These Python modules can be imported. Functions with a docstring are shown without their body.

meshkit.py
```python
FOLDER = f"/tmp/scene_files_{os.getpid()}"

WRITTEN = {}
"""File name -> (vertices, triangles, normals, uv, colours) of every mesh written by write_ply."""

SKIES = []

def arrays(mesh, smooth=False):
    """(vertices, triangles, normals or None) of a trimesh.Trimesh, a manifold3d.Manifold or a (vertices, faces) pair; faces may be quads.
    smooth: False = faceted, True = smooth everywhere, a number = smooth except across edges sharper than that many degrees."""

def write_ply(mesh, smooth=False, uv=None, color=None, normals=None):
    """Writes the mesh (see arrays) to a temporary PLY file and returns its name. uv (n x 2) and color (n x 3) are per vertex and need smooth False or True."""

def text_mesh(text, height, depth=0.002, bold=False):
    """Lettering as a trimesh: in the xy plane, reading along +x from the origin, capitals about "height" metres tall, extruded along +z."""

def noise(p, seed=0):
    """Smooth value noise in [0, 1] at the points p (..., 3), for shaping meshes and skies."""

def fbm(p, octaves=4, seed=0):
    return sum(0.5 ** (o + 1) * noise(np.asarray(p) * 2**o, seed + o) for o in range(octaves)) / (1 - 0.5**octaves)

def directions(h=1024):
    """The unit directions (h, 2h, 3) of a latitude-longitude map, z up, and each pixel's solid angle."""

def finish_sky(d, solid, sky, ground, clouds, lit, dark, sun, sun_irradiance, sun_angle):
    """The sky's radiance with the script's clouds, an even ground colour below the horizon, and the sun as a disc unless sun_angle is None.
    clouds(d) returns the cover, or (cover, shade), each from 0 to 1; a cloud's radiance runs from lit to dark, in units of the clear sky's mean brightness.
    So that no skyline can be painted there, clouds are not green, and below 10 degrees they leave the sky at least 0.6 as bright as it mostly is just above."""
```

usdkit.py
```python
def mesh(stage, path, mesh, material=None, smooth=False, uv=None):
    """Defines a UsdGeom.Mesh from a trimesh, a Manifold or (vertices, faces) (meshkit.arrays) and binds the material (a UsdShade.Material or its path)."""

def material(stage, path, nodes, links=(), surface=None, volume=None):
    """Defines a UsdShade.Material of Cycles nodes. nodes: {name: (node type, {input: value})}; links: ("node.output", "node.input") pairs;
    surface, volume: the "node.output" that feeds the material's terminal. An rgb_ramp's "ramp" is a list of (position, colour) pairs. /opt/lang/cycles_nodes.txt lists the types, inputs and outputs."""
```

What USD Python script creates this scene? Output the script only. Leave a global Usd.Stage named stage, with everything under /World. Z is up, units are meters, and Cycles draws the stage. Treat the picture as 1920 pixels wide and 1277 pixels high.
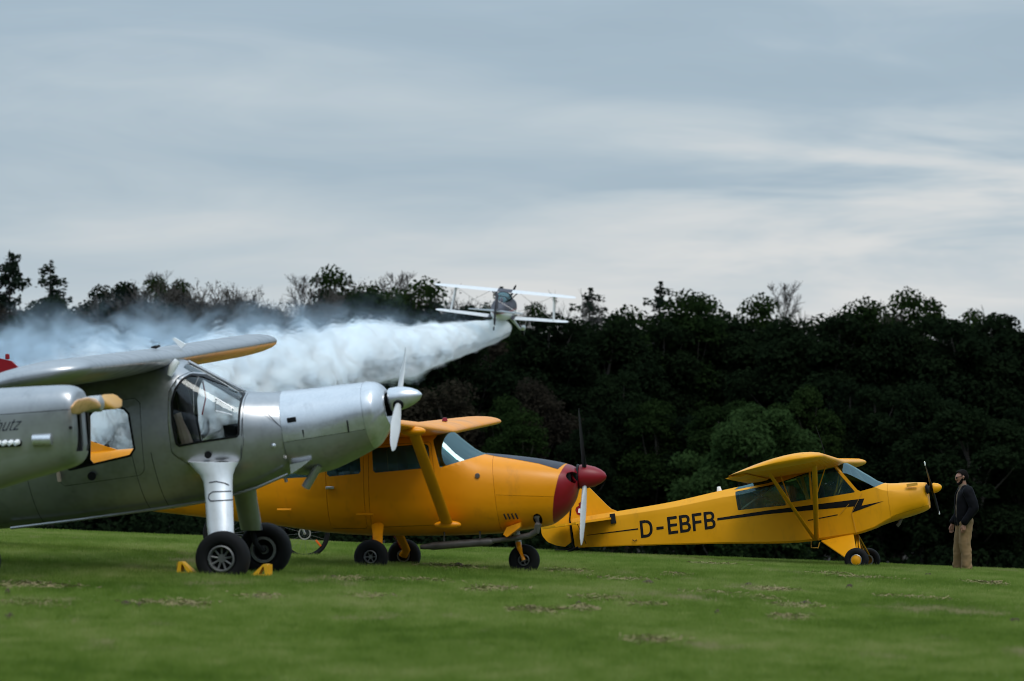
import math, random, numpy as np, trimesh, usdkit, meshkit, manifold3d as m3
from scipy.interpolate import PchipInterpolator
from scipy.spatial.transform import Rotation as Rot
from pxr import Usd, UsdGeom, UsdLux, UsdShade, Sdf, Gf, Vt

stage = Usd.Stage.CreateInMemory()
UsdGeom.SetStageUpAxis(stage, 'Z'); UsdGeom.SetStageMetersPerUnit(stage, 1.0)
UsdGeom.Xform.Define(stage, '/World'); UsdGeom.Scope.Define(stage, '/World/Looks')

# ---------------------------------------------------------------- camera, sky, sun, exposure
W0, F = 1920.0, 10667.0          # a 200 mm lens on a 36 mm sensor
EYE, HORIZON = 1.6, 820.0        # eye height and the level line of the lens
EXPOSURE = 0.0
cam = UsdGeom.Camera.Define(stage, '/World/camera')
cam.CreateFocalLengthAttr(200.0); cam.CreateHorizontalApertureAttr(36.0)
cam.CreateVerticalApertureAttr(36.0 * 681 / 1024)
cam.CreateVerticalApertureOffsetAttr((HORIZON - 638.5) / 1920 * 36.0)
cam.CreateFStopAttr(3.8); cam.CreateFocusDistanceAttr(100.0)
cam.CreateClippingRangeAttr(Gf.Vec2f(1.0, 20000.0)); cam.CreateExposureAttr(EXPOSURE)
cx = UsdGeom.Xformable(cam); cx.AddTranslateOp().Set(Gf.Vec3d(0, 0, EYE)); cx.AddRotateXOp().Set(90.0)

SUN_EL, SUN_AZ = math.radians(58), math.radians(150)      # azimuth from +y (view direction) clockwise: right and behind the camera
SUN_INT, SKY_STRENGTH = 0.40, 0.15
sd = np.array([math.sin(SUN_AZ) * math.cos(SUN_EL), math.cos(SUN_AZ) * math.cos(SUN_EL), math.sin(SUN_EL)])
sun = UsdLux.DistantLight.Define(stage, '/World/sun')
sun.CreateIntensityAttr(SUN_INT); sun.CreateAngleAttr(25.0); sun.CreateColorAttr(Gf.Vec3f(1.0, 0.96, 0.9)); sun.CreateNormalizeAttr(True)
zax = sd; xax = np.cross([0, 0, 1], zax); xax /= np.linalg.norm(xax); yax = np.cross(zax, xax)
UsdGeom.Xformable(sun).AddTransformOp().Set(Gf.Matrix4d(*[float(q) for r in (xax, yax, zax) for q in (*r, 0)], 0, 0, 0, 1))
dome = UsdLux.DomeLight.Define(stage, '/World/sky')
CLOUD = 7.1                     # brightness of the cloud deck in units of the sky texture
usdkit.material(stage, '/World/Looks/sky', {
    'tc': ('texture_coordinate', {}),
    'sky': ('sky_texture', {'sky_type': 'single_scattering', 'sun_disc': False, 'sun_elevation': SUN_EL, 'sun_rotation': SUN_AZ, 'altitude': 200.0, 'air_density': 1.0, 'aerosol_density': 1.0, 'ozone_density': 1.0}),
    'xyz': ('separate_xyz', {}),
    # broad stratus: long flat bands, stretched along the horizon
    'm1': ('mapping', {'scale': (4.0, 4.0, 30.0), 'rotation': (0.0, 0.09, 0.0), 'location': (1.1, 4.4, 0.75)}),
    'n1': ('noise_texture', {'scale': 1.0, 'detail': 5.0, 'roughness': 0.45, 'distortion': 0.4}),
    'm2': ('mapping', {'scale': (14.0, 14.0, 62.0), 'rotation': (0.0, -0.10, 0.0), 'location': (5.1, 1.7, 3.9)}),
    'n2': ('noise_texture', {'scale': 1.0, 'detail': 9.0, 'roughness': 0.55, 'distortion': 1.1}),
    'n12': ('math', {'math_type': 'multiply_add', 'value2': 0.30}),
    # the deck thins towards the horizon: brighter and greyer there
    'low': ('map_range', {'range_type': 'smoothstep', 'from_min': 0.018, 'from_max': 0.075, 'to_min': 0.10, 'to_max': -0.05, 'clamp': True}),
    'sum': ('math', {'math_type': 'add'}),
    # a bank of brighter, broken cloud low on the right
    'bd': ('vector_math', {'math_type': 'subtract', 'vector2': (0.083, 0.996, 0.040)}), 'bs': ('vector_math', {'math_type': 'multiply', 'vector2': (10.0, 0.0, 44.0)}), 'bl': ('vector_math', {'math_type': 'length'}),
    'bm': ('map_range', {'range_type': 'smoothstep', 'from_min': 0.1, 'from_max': 1.25, 'to_min': 1.0, 'to_max': 0.0, 'clamp': True}),
    'm3': ('mapping', {'scale': (11.0, 11.0, 78.0), 'rotation': (0.0, 0.07, 0.0), 'location': (0.4, 2.2, 1.3)}),
    'n3': ('noise_texture', {'scale': 1.0, 'detail': 10.0, 'roughness': 0.55, 'distortion': 0.7}),
    'n3c': ('map_range', {'range_type': 'smoothstep', 'from_min': 0.38, 'from_max': 0.66, 'to_min': -0.08, 'to_max': 0.24, 'clamp': True}), 'bank': ('math', {'math_type': 'multiply_add'}),
    'ramp': ('rgb_ramp', {'ramp': [(0.0, (0.255, 0.34, 0.425)), (0.46, (0.285, 0.377, 0.465)), (0.66, (0.34, 0.437, 0.525)), (0.80, (0.455, 0.53, 0.59)), (0.97, (0.625, 0.645, 0.66)), (1.0, (0.65, 0.665, 0.675))]}),
    'zen': ('map_range', {'range_type': 'smoothstep', 'from_min': 0.10, 'from_max': 0.85, 'to_min': 1.0, 'to_max': 2.9, 'clamp': True}),
    'cl': ('vector_math', {'math_type': 'scale'}),
    'cl2': ('vector_math', {'math_type': 'scale', 'scale': CLOUD}),
    'mix': ('mix_color', {'fac': 0.93, 'use_clamp': True}),
    'bg': ('background_shader', {'strength': SKY_STRENGTH})},
    [('tc.generated', 'xyz.vector'), ('tc.generated', 'm1.vector'), ('m1.vector', 'n1.vector'), ('tc.generated', 'm2.vector'), ('m2.vector', 'n2.vector'),
     ('n2.fac', 'n12.value1'), ('n1.fac', 'n12.value3'), ('xyz.z', 'low.value'), ('n12.value', 'sum.value1'), ('low.result', 'sum.value2'),
     ('tc.generated', 'bd.vector1'), ('bd.vector', 'bs.vector1'), ('bs.vector', 'bl.vector1'), ('bl.value', 'bm.value'), ('tc.generated', 'm3.vector'), ('m3.vector', 'n3.vector'), ('n3.fac', 'n3c.value'),
     ('bm.result', 'bank.value1'), ('n3c.result', 'bank.value2'), ('sum.value', 'bank.value3'),
     ('bank.value', 'ramp.fac'), ('xyz.z', 'zen.value'), ('ramp.color', 'cl.vector1'), ('zen.result', 'cl.scale'), ('cl.vector', 'cl2.vector1'),
     ('sky.color', 'mix.a'), ('cl2.vector', 'mix.b'), ('mix.result', 'bg.color')], surface='bg.background')
UsdShade.MaterialBindingAPI.Apply(dome.GetPrim()).Bind(UsdShade.Material.Get(stage, '/World/Looks/sky'))
dome.GetPrim().SetCustomDataByKey('kind', 'structure')
dome.GetPrim().SetCustomDataByKey('label', 'pale blue grey overcast sky with flat streaky cloud'); dome.GetPrim().SetCustomDataByKey('category', 'sky')

# ---------------------------------------------------------------- helpers: prims
USED = {}
def numbered(parent, name):
    k = (parent, name); n = USED.get(k, 0); USED[k] = n + 1
    return f'{parent}/{name}' + (f'_{n:03d}' if n else '')
def tag(p, label=None, cat=None, group=None, kind=None):
    for k, v in (('label', label), ('category', cat), ('group', group), ('kind', kind)):
        if v: p.SetCustomDataByKey(k, v)
    return p
def thing(name, label, cat, loc=(0, 0, 0), R=None, group=None):
    x = UsdGeom.Xform.Define(stage, numbered('/World', name))
    M = np.eye(4)
    if R is not None: M[:3, :3] = np.asarray(R).T
    M[3, :3] = loc
    x.AddTransformOp().Set(Gf.Matrix4d(*[float(q) for q in M.ravel()]))
    return tag(x.GetPrim(), label, cat, group)
def part(parent, name, mesh, material, smooth=35, label=None):
    base = '/World' if parent is None else str(parent.GetPath())
    p = usdkit.mesh(stage, numbered(base, name), mesh, material, smooth=smooth).GetPrim()
    if label: tag(p, label)
    return p
def copy_of(src, name, label, cat, M, group=None):
    x = UsdGeom.Xform.Define(stage, numbered('/World', name))
    x.GetPrim().GetReferences().AddInternalReference(src.GetPath())
    x.ClearXformOpOrder(); x.AddTransformOp().Set(Gf.Matrix4d(*[float(q) for q in np.asarray(M).T.ravel()]))
    x.GetPrim().SetInstanceable(True)
    return tag(x.GetPrim(), label, cat, group)

# ---------------------------------------------------------------- helpers: materials
L = '/World/Looks/'
def paint(name, col, rough=0.35, metallic=0.0, vary=0.12, scale=3.0, coat=0.0, bump=0.0, bscale=40.0, spec=0.5):
    c = np.array(col, float)
    nodes = {'g': ('geometry', {}), 'tc': ('texture_coordinate', {}), 'n': ('noise_texture', {'scale': scale, 'detail': 6.0, 'roughness': 0.6}), 'dm': ('mapping', {'scale': (2.2, 2.2, 0.7)}), 'dn': ('noise_texture', {'scale': 1.7, 'detail': 8.0, 'roughness': 0.72}), 'df': ('map_range', {'range_type': 'smoothstep', 'from_min': 0.52, 'from_max': 0.74, 'to_min': 0.0, 'to_max': 0.38}), 'dx': ('mix_color', {'b': tuple(c * 0.45 + 0.012)}),
             'r': ('rgb_ramp', {'ramp': [(0.25, tuple(c * (1 - vary))), (0.5, tuple(c)), (0.78, tuple(np.minimum(c * (1 + vary * 0.6), 1)))]}),
             'rr': ('map_range', {'from_min': 0.3, 'from_max': 0.7, 'to_min': max(rough - 0.07, 0.02), 'to_max': rough + 0.09}),
             'p': ('principled_bsdf', {'metallic': metallic, 'coat_weight': coat, 'coat_roughness': 0.12, 'specular_ior_level': spec})}
    links = [('tc.object', 'n.vector'), ('n.fac', 'r.fac'), ('tc.object', 'dm.vector'), ('dm.vector', 'dn.vector'), ('dn.fac', 'df.value'), ('df.result', 'dx.fac'), ('r.color', 'dx.a'), ('dx.result', 'p.base_color'), ('n.fac', 'rr.value'), ('rr.result', 'p.roughness')]
    if bump:
        nodes['bn'] = ('noise_texture', {'scale': bscale, 'detail': 4.0}); nodes['b'] = ('bump', {'strength': bump, 'distance': 0.01})
        links += [('tc.object', 'bn.vector'), ('bn.fac', 'b.height'), ('b.normal', 'p.normal')]
    return usdkit.material(stage, L + name, nodes, links, surface='p.BSDF')
def glass(name, tint, refl=1.0, ior=1.5, gc=(0.9, 0.95, 0.96), haze=0.0, hc=(0.12, 0.25, 0.25)):
    return usdkit.material(stage, L + name, {'h': ('diffuse_bsdf', {'color': hc}), 'mh': ('mix_closure', {'fac': haze}), 't': ('transparent_bsdf', {'color': tint}), 'g': ('glossy_bsdf', {'color': tuple(refl * q for q in gc), 'roughness': 0.04}),
        'f': ('fresnel', {'IOR': ior}), 'm': ('mix_closure', {})}, [('t.BSDF', 'mh.closure1'), ('h.BSDF', 'mh.closure2'), ('f.fac', 'm.fac'), ('mh.closure', 'm.closure1'), ('g.BSDF', 'm.closure2')], surface='m.closure')
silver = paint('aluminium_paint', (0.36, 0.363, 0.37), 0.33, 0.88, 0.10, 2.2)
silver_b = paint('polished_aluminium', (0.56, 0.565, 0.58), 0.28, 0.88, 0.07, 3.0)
blade_p = paint('blade_grey_white', (0.43, 0.43, 0.42), 0.45)
wheel_metal = paint('wheel_metal', (0.16, 0.16, 0.155), 0.5, 0.5, 0.3, 9)
white_p = paint('white_paint', (0.78, 0.79, 0.79), 0.35, 0, 0.05)
legwhite = paint('pale_grey_paint', (0.72, 0.74, 0.77), 0.33, 0.25, 0.06)
orange = paint('orange_paint', (0.74, 0.26, 0.002), 0.36, 0, 0.10, 1.4, coat=0.0, spec=0.3)
yellow = paint('yellow_paint', (0.72, 0.305, 0.002), 0.42, 0, 0.09, 1.4, coat=0.0, spec=0.3)
red_p = paint('red_paint', (0.20, 0.004, 0.010), 0.36, 0, 0.12, 3, coat=0.0, spec=0.35)
black_p = paint('black_paint', (0.005, 0.005, 0.006), 0.5, spec=0.2)
antiglare = paint('dark_blue_grey_paint', (0.022, 0.024, 0.036), 0.5, spec=0.35)
rubber = paint('rubber', (0.0065, 0.0065, 0.007), 0.8, 0, 0.4, 12, bump=0.3, spec=0.2)
steel = paint('steel', (0.42, 0.41, 0.40), 0.42, 0.85, 0.25, 9)
exh = paint('exhaust_steel', (0.13, 0.115, 0.105), 0.5, 0.6, 0.4, 8)
dark_int = paint('dark_interior', (0.010, 0.0105, 0.011), 0.8, spec=0.2)
seat_blk = paint('black_upholstery', (0.010, 0.010, 0.012), 0.75, bump=0.3, spec=0.2)
beige = paint('beige_cloth', (0.55, 0.40, 0.31), 0.8, bump=0.2)
wood = paint('varnished_wood', (0.62, 0.33, 0.13), 0.3, 0, 0.2, 14, coat=0.3)
ochre = paint('ochre_paint', (0.55, 0.27, 0.03), 0.4)
gl_clear = glass('clear_glazing', (0.96, 0.98, 0.98))
gl_teal = glass('green_tinted_glazing', (0.30, 0.52, 0.49), 1.0, 2.3, (0.50, 0.72, 0.74))
gl_side = glass('side_glazing', (0.45, 0.70, 0.68), 1.0, 1.45, (0.6, 0.8, 0.82), 0.05)
gl_dark = glass('dark_tinted_glazing', (0.28, 0.47, 0.45), 1.0, 1.6, (0.55, 0.75, 0.76), 0.10)

# ---------------------------------------------------------------- helpers: shapes
def man(v, f):
    v, f = np.asarray(v, float), np.asarray(f, int)
    if f.shape[1] == 4: f = np.vstack([f[:, [0, 1, 2]], f[:, [0, 2, 3]]])
    a, b, c = v[f[:, 0]], v[f[:, 1]], v[f[:, 2]]
    if np.einsum('ij,ij->i', a, np.cross(b, c)).sum() < 0: f = f[:, ::-1]
    return m3.Manifold(m3.Mesh(vert_properties=np.ascontiguousarray(v, np.float32), tri_verts=np.ascontiguousarray(f, np.uint32)))
def loft(rings, close=False):
    R = np.asarray(rings, float); n, m = R.shape[:2]
    i, j = np.meshgrid(np.arange(n - (0 if close else 1)), np.arange(m), indexing='ij')
    i2, j2 = (i + 1) % n, (j + 1) % m
    q = np.stack([i * m + j, i * m + j2, i2 * m + j2, i2 * m + j], -1).reshape(-1, 4)
    f = np.vstack([q[:, [0, 1, 2]], q[:, [0, 2, 3]]]); v = R.reshape(-1, 3)
    if not close:
        v = np.vstack([v, R[0].mean(0), R[-1].mean(0)]); k = np.arange(m); k2 = (k + 1) % m
        f = np.vstack([f, np.stack([k2, k, np.full(m, n * m)], 1), np.stack([(n - 1) * m + k, (n - 1) * m + k2, np.full(m, n * m + 1)], 1)])
    return v, f
def solid(rings, close=False): return man(*loft(rings, close))
def join(*ms):
    out = []
    for x in ms:
        v, f, _ = meshkit.arrays(x)
        out.append(trimesh.Trimesh(v, f, process=False))
    return trimesh.util.concatenate(out)
def frame(t):
    t = np.asarray(t, float); t = t / np.linalg.norm(t)
    a = np.cross(t, [0, 0, 1.0]) if abs(t[2]) < 0.9 else np.cross(t, [0, 1.0, 0])
    a /= np.linalg.norm(a); return a, np.cross(t, a)
def tube(pts, r, sides=10, wide=1.0, axis=None):
    """A bar along a polyline. wide stretches its section along axis (streamlined struts)."""
    P = np.asarray(pts, float); T = np.gradient(P, axis=0); r = np.broadcast_to(np.asarray(r, float), (len(P),)); rings = []
    for p, t, q in zip(P, T, r):
        t = t / np.linalg.norm(t)
        if axis is None: a, b = frame(t)
        else:
            a = np.asarray(axis, float) - t * np.dot(axis, t); a /= np.linalg.norm(a); b = np.cross(t, a)
        u = np.arange(sides) / sides * 2 * np.pi
        rings.append(p + q * (wide * np.cos(u)[:, None] * a + np.sin(u)[:, None] * b))
    return solid(rings)
def box(a, b):
    a, b = np.minimum(a, b), np.maximum(a, b)
    return m3.Manifold.cube([float(q) for q in b - a]).translate([float(q) for q in a])
def rbox(a, b, r=0.01):
    a, b = np.minimum(a, b).astype(float) + r, np.maximum(a, b).astype(float) - r
    s = m3.Manifold.sphere(r, 12)
    return m3.Manifold.batch_hull([s.translate([float(x), float(y), float(z)]) for x in (a[0], b[0]) for y in (a[1], b[1]) for z in (a[2], b[2])])
def prism(poly, y0, y1):
    """A polygon of (x, z) points carried along y."""
    cs = poly if isinstance(poly, m3.CrossSection) else m3.CrossSection([np.asarray(poly, float)], m3.FillRule.NonZero)
    return cs.extrude(float(y1 - y0)).rotate([90.0, 0, 0]).translate([0, float(y1), 0])
def cross(poly, d=0.0):
    cs = m3.CrossSection([np.asarray(poly, float)], m3.FillRule.NonZero)
    return cs.offset(d, m3.JoinType.Round) if d else cs
def rounded(poly, r): return cross(poly).offset(-r, m3.JoinType.Round).offset(r, m3.JoinType.Round)
def spin(profile, n=40, axis='y', at=(0, 0, 0)):
    """A profile of (radius, along) points turned about an axis; closed at both ends."""
    u = np.arange(n) / n * 2 * np.pi; rings = []
    for r, h in profile:
        r = max(r, 1e-4); c, s = r * np.cos(u), r * np.sin(u); hh = np.full(n, float(h))
        rings.append(np.stack({'y': (c, hh, s), 'x': (hh, c, s), 'z': (c, s, hh)}[axis], 1) + np.asarray(at, float))
    return solid(rings)
def ring(profile, n=48, axis='y', at=(0, 0, 0)):
    """A closed outline of (radius, along) points turned about an axis: tyres, rims."""
    u = np.arange(n) / n * 2 * np.pi; P = np.asarray(profile, float); rings = []
    for a in u:
        c, s = P[:, 0] * math.cos(a), P[:, 0] * math.sin(a)
        rings.append(np.stack({'y': (c, P[:, 1], s), 'x': (P[:, 1], c, s), 'z': (c, s, P[:, 1])}[axis], 1) + np.asarray(at, float))
    return solid(rings, True)
def tyre(R, w, rim, at, n=56):
    a = np.linspace(-math.pi * 0.92, math.pi * 0.92, 22); h = (R - rim) / 2
    pr = [(rim + h + h * np.sign(math.cos(t)) * abs(math.cos(t)) ** 0.75, w / 2 * np.sign(math.sin(t)) * abs(math.sin(t)) ** 0.8) for t in a]
    return ring(pr, n, 'y', at)
def foil(c, t, n=13, camber=0.02):
    """An aerofoil section of chord c along -x from the leading edge at 0: (x, z) points round it."""
    x = (1 - np.cos(np.linspace(0, np.pi, n))) / 2
    yt = 5 * t * (0.2969 * np.sqrt(x) - 0.126 * x - 0.3516 * x ** 2 + 0.2843 * x ** 3 - 0.1026 * x ** 4)
    yc = camber * 4 * x * (1 - x) * (1 - 0.35 * x)
    up, lo = np.stack([-x, yc + yt], 1), np.stack([-x, yc - yt * 0.92], 1)
    return np.vstack([up, lo[-2:0:-1]]) * c
def wing(sections, n=13, camber=0.02):
    """sections: (leading edge point, chord, relative thickness, incidence in degrees) from root to tip, span along y."""
    rings = []
    for le, c, t, inc in sections:
        p = foil(c, t, n, camber); a = math.radians(inc); x = p[:, 0] * math.cos(a) - p[:, 1] * math.sin(a) * -1 * -1; z = p[:, 0] * math.sin(a) + p[:, 1] * math.cos(a)
        rings.append(np.stack([le[0] + x, np.full(len(x), le[1]), le[2] + z], 1))
    return solid(rings)
def half_wing(le0, le1, c0, c1, t, inc, tip=0.35, n=13, camber=0.02, steps=6, sweep_tip=0.5):
    """A wing panel from root to tip with a rounded end of length tip."""
    le0, le1 = np.asarray(le0, float), np.asarray(le1, float); span = np.linalg.norm(le1 - le0); S = []
    for k in (0.0, 0.35, 0.7): S.append((le0 + (le1 - le0) * k * (1 - tip / span), c0 + (c1 - c0) * k, t, inc))
    for a in np.linspace(0, 1, steps + 1):
        q = 1 - tip / span + tip / span * math.sin(a * math.pi / 2) ** 1.0; s = max(math.cos(a * math.pi / 2), 0.04) ** 0.6
        c = c1 * (1 - (1 - s) * 0.75); p = le0 + (le1 - le0) * q; p = p + np.array([-(c1 - c) * sweep_tip, 0, 0]); S.append((p, c, t * max(s, 0.08) * c1 / c, inc))
    return wing(S, n, camber)
class Hull:
    """A fuselage: top and bottom lines, half width and squareness along x; makes skins at any inset."""
    def __init__(s, top, bot, width, nu=2.6, nl=2.4, mid=0.5, m=56, n=46, xs=None, poly=None, pw=None):
        s.poly, s.pw = poly, pw
        so = lambda a: np.array(sorted(a, key=lambda q: q[0]), float)
        f = lambda a: (lambda t: PchipInterpolator(t[:, 0], t[:, 1], extrapolate=True))(so(a))
        s.top, s.bot, s.w = f(top), f(bot), f(width)
        g = lambda v: f(v) if np.ndim(v) == 2 else (lambda x, v=v: np.full(np.shape(x), float(v)))
        s.nu, s.nl, s.mid, s.m = g(nu), g(nl), g(mid), m
        t = so(width); s.x0, s.x1 = t[0, 0], t[-1, 0]
        s.xs = np.linspace(s.x0, s.x1, n) if xs is None else np.array(sorted(xs))
    def rings(s, d=0.0, x0=None, x1=None):
        x0 = s.x0 if x0 is None else x0; x1 = s.x1 if x1 is None else x1
        X = np.unique(np.concatenate([[x0], s.xs[(s.xs > x0 + 1e-4) & (s.xs < x1 - 1e-4)], [x1]])); u = np.arange(s.m) / s.m * 2 * np.pi; out = []
        for x in X:
            zt, zb, w = float(s.top(x)) - d, float(s.bot(x)) + d, max(float(s.w(x)) - d, 0.004)
            if zt - zb < 0.01: zt, zb = (zt + zb) / 2 + 0.005, (zt + zb) / 2 - 0.005
            zc = zb + (zt - zb) * float(s.mid(x)); c, q = np.cos(u), np.sin(u); n = np.where(q >= 0, float(s.nu(x)), float(s.nl(x)))
            y = w * np.sign(c) * np.abs(c) ** (2 / n); z = zc + np.where(q >= 0, zt - zc, zc - zb) * np.sign(q) * np.abs(q) ** (2 / n)
            if s.poly is not None:
                k = float(np.interp(x, *s.pw)); P = np.array(s.poly, float); py_ = s.polyring(P); y = y * (1 - k) + py_[:, 0] * w * k; z = z * (1 - k) + (zb + py_[:, 1] * (zt - zb)) * k
            out.append(np.stack([np.full(s.m, x), y, z], 1))
        return out
    def polyring(s, P):
        """The half outline P, from the bottom centre up to the top centre, mirrored and sampled at m points with its corners kept."""
        q = s.m // 4; right = P; i0 = int(np.argmax(P[:, 0])); up, lo = P[i0:], P[:i0 + 1][::-1]
        def run(A, n):
            L_ = np.r_[0, np.cumsum(np.linalg.norm(np.diff(A, axis=0), axis=1))]; t = np.linspace(0, L_[-1], n + 1)
            for c in L_[1:-1]: t[np.argmin(abs(t - c))] = c
            return np.stack([np.interp(t, L_, A[:, 0]), np.interp(t, L_, A[:, 1])], 1)
        a, b = run(up, q), run(lo, q); f = lambda A: A * [-1, 1]
        return np.vstack([a[:-1], f(a[::-1])[:-1], f(b)[:-1], b[::-1][:-1]])
    def solid(s, d=0.0, x0=None, x1=None): return solid(s.rings(d, x0, x1))
    def shell(s, t=0.02, x0=None, x1=None, ends=True):
        a = s.x0 if x0 is None else x0; b = s.x1 if x1 is None else x1
        return s.solid(0, x0, x1) - (s.solid(t, a + t, b - t) if ends else s.solid(t, a - 0.01, b + 0.01))
def pane(m, side):
    """Only the outer face of a window cut from a skin: one sheet of glazing."""
    v, f, _ = meshkit.arrays(m); n = np.cross(v[f[:, 1]] - v[f[:, 0]], v[f[:, 2]] - v[f[:, 0]]); n /= np.linalg.norm(n, axis=1, keepdims=True) + 1e-12
    t = trimesh.Trimesh(v, f[n[:, 1] * side > 0.15], process=False); t.remove_unreferenced_vertices(); return t
class Frame:
    """The pose of a thing, and where a pixel's sight line meets the plane y = Y of its own frame."""
    def __init__(s, loc, yaw, pitch=0.0, roll=0.0):
        s.loc = np.asarray(loc, float)
        s.R = (Rot.from_euler('z', -yaw, degrees=True) * Rot.from_euler('y', -pitch, degrees=True) * Rot.from_euler('x', roll, degrees=True)).as_matrix()
    def at(s, px, py, Y=0.0):
        d = s.R.T @ np.array([(px - 960) / F, 1.0, -(py - HORIZON) / F]); o = s.R.T @ (np.array([0, 0, EYE]) - s.loc)
        return o + d * (Y - o[1]) / d[1]
    def xz(s, px, py, Y=0.0):
        p = s.at(px, py, Y); return (p[0], p[2])
    def line(s, pts, Y=0.0): return [s.xz(a, b, Y) for a, b in pts]
    def low(s, x, y):
        """The frame's z of the ground's point below (x, y): wheels and skids stand there."""
        w = s.R @ np.array([x, y, 0]) + s.loc; return (s.R.T @ (np.array([w[0], w[1], ground_z(w[0], w[1])]) - s.loc))[2]
def world(px, py, D): return np.array([(px - 960) / F * D, D, EYE - (py - HORIZON) / F * D])

# ---------------------------------------------------------------- the field
def ground_z(x, y):
    x, y = np.asarray(x, float), np.asarray(y, float)
    xs = np.clip(x, -60, 60)
    c = np.where(y < 66, 0, np.where(y < 150, 0.00026 * (y - 66) ** 2, 0.00026 * 84 ** 2 + 0.0437 * (np.minimum(y, 330) - 150)))
    z = EYE - 1.6 - 0.040 * (xs + 3.3) * np.clip((y - 20) / 50, 0.3, 1) - c
    return z + 0.05 * (meshkit.fbm(np.stack([x / 9, y / 9, x * 0], -1), 3, 5) - 0.5) * (y < 200)

# ---------------------------------------------------------------- ground sheet and grass
def stations(lim, fine, n):
    a = np.arange(-fine, fine + 1e-6, n); o = fine * (lim / fine) ** np.linspace(0.1, 1, 12)
    return np.concatenate([-o[::-1], a, o])
gx = stations(3000, 24, 0.8); gy = np.concatenate([[-3000, -800, -200, -60, -20, 0], np.arange(10, 125, 0.8), np.arange(125, 345, 8), 345 * (6000 / 345) ** np.linspace(0.05, 1, 10)])
GX, GY = np.meshgrid(gx, gy, indexing='ij'); GV = np.stack([GX, GY, ground_z(GX, GY)], -1).reshape(-1, 3); nx, ny = len(gx), len(gy)
ii, jj = np.meshgrid(np.arange(nx - 1), np.arange(ny - 1), indexing='ij'); q = np.stack([ii * ny + jj, (ii + 1) * ny + jj, (ii + 1) * ny + jj + 1, ii * ny + jj + 1], -1).reshape(-1, 4)
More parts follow.
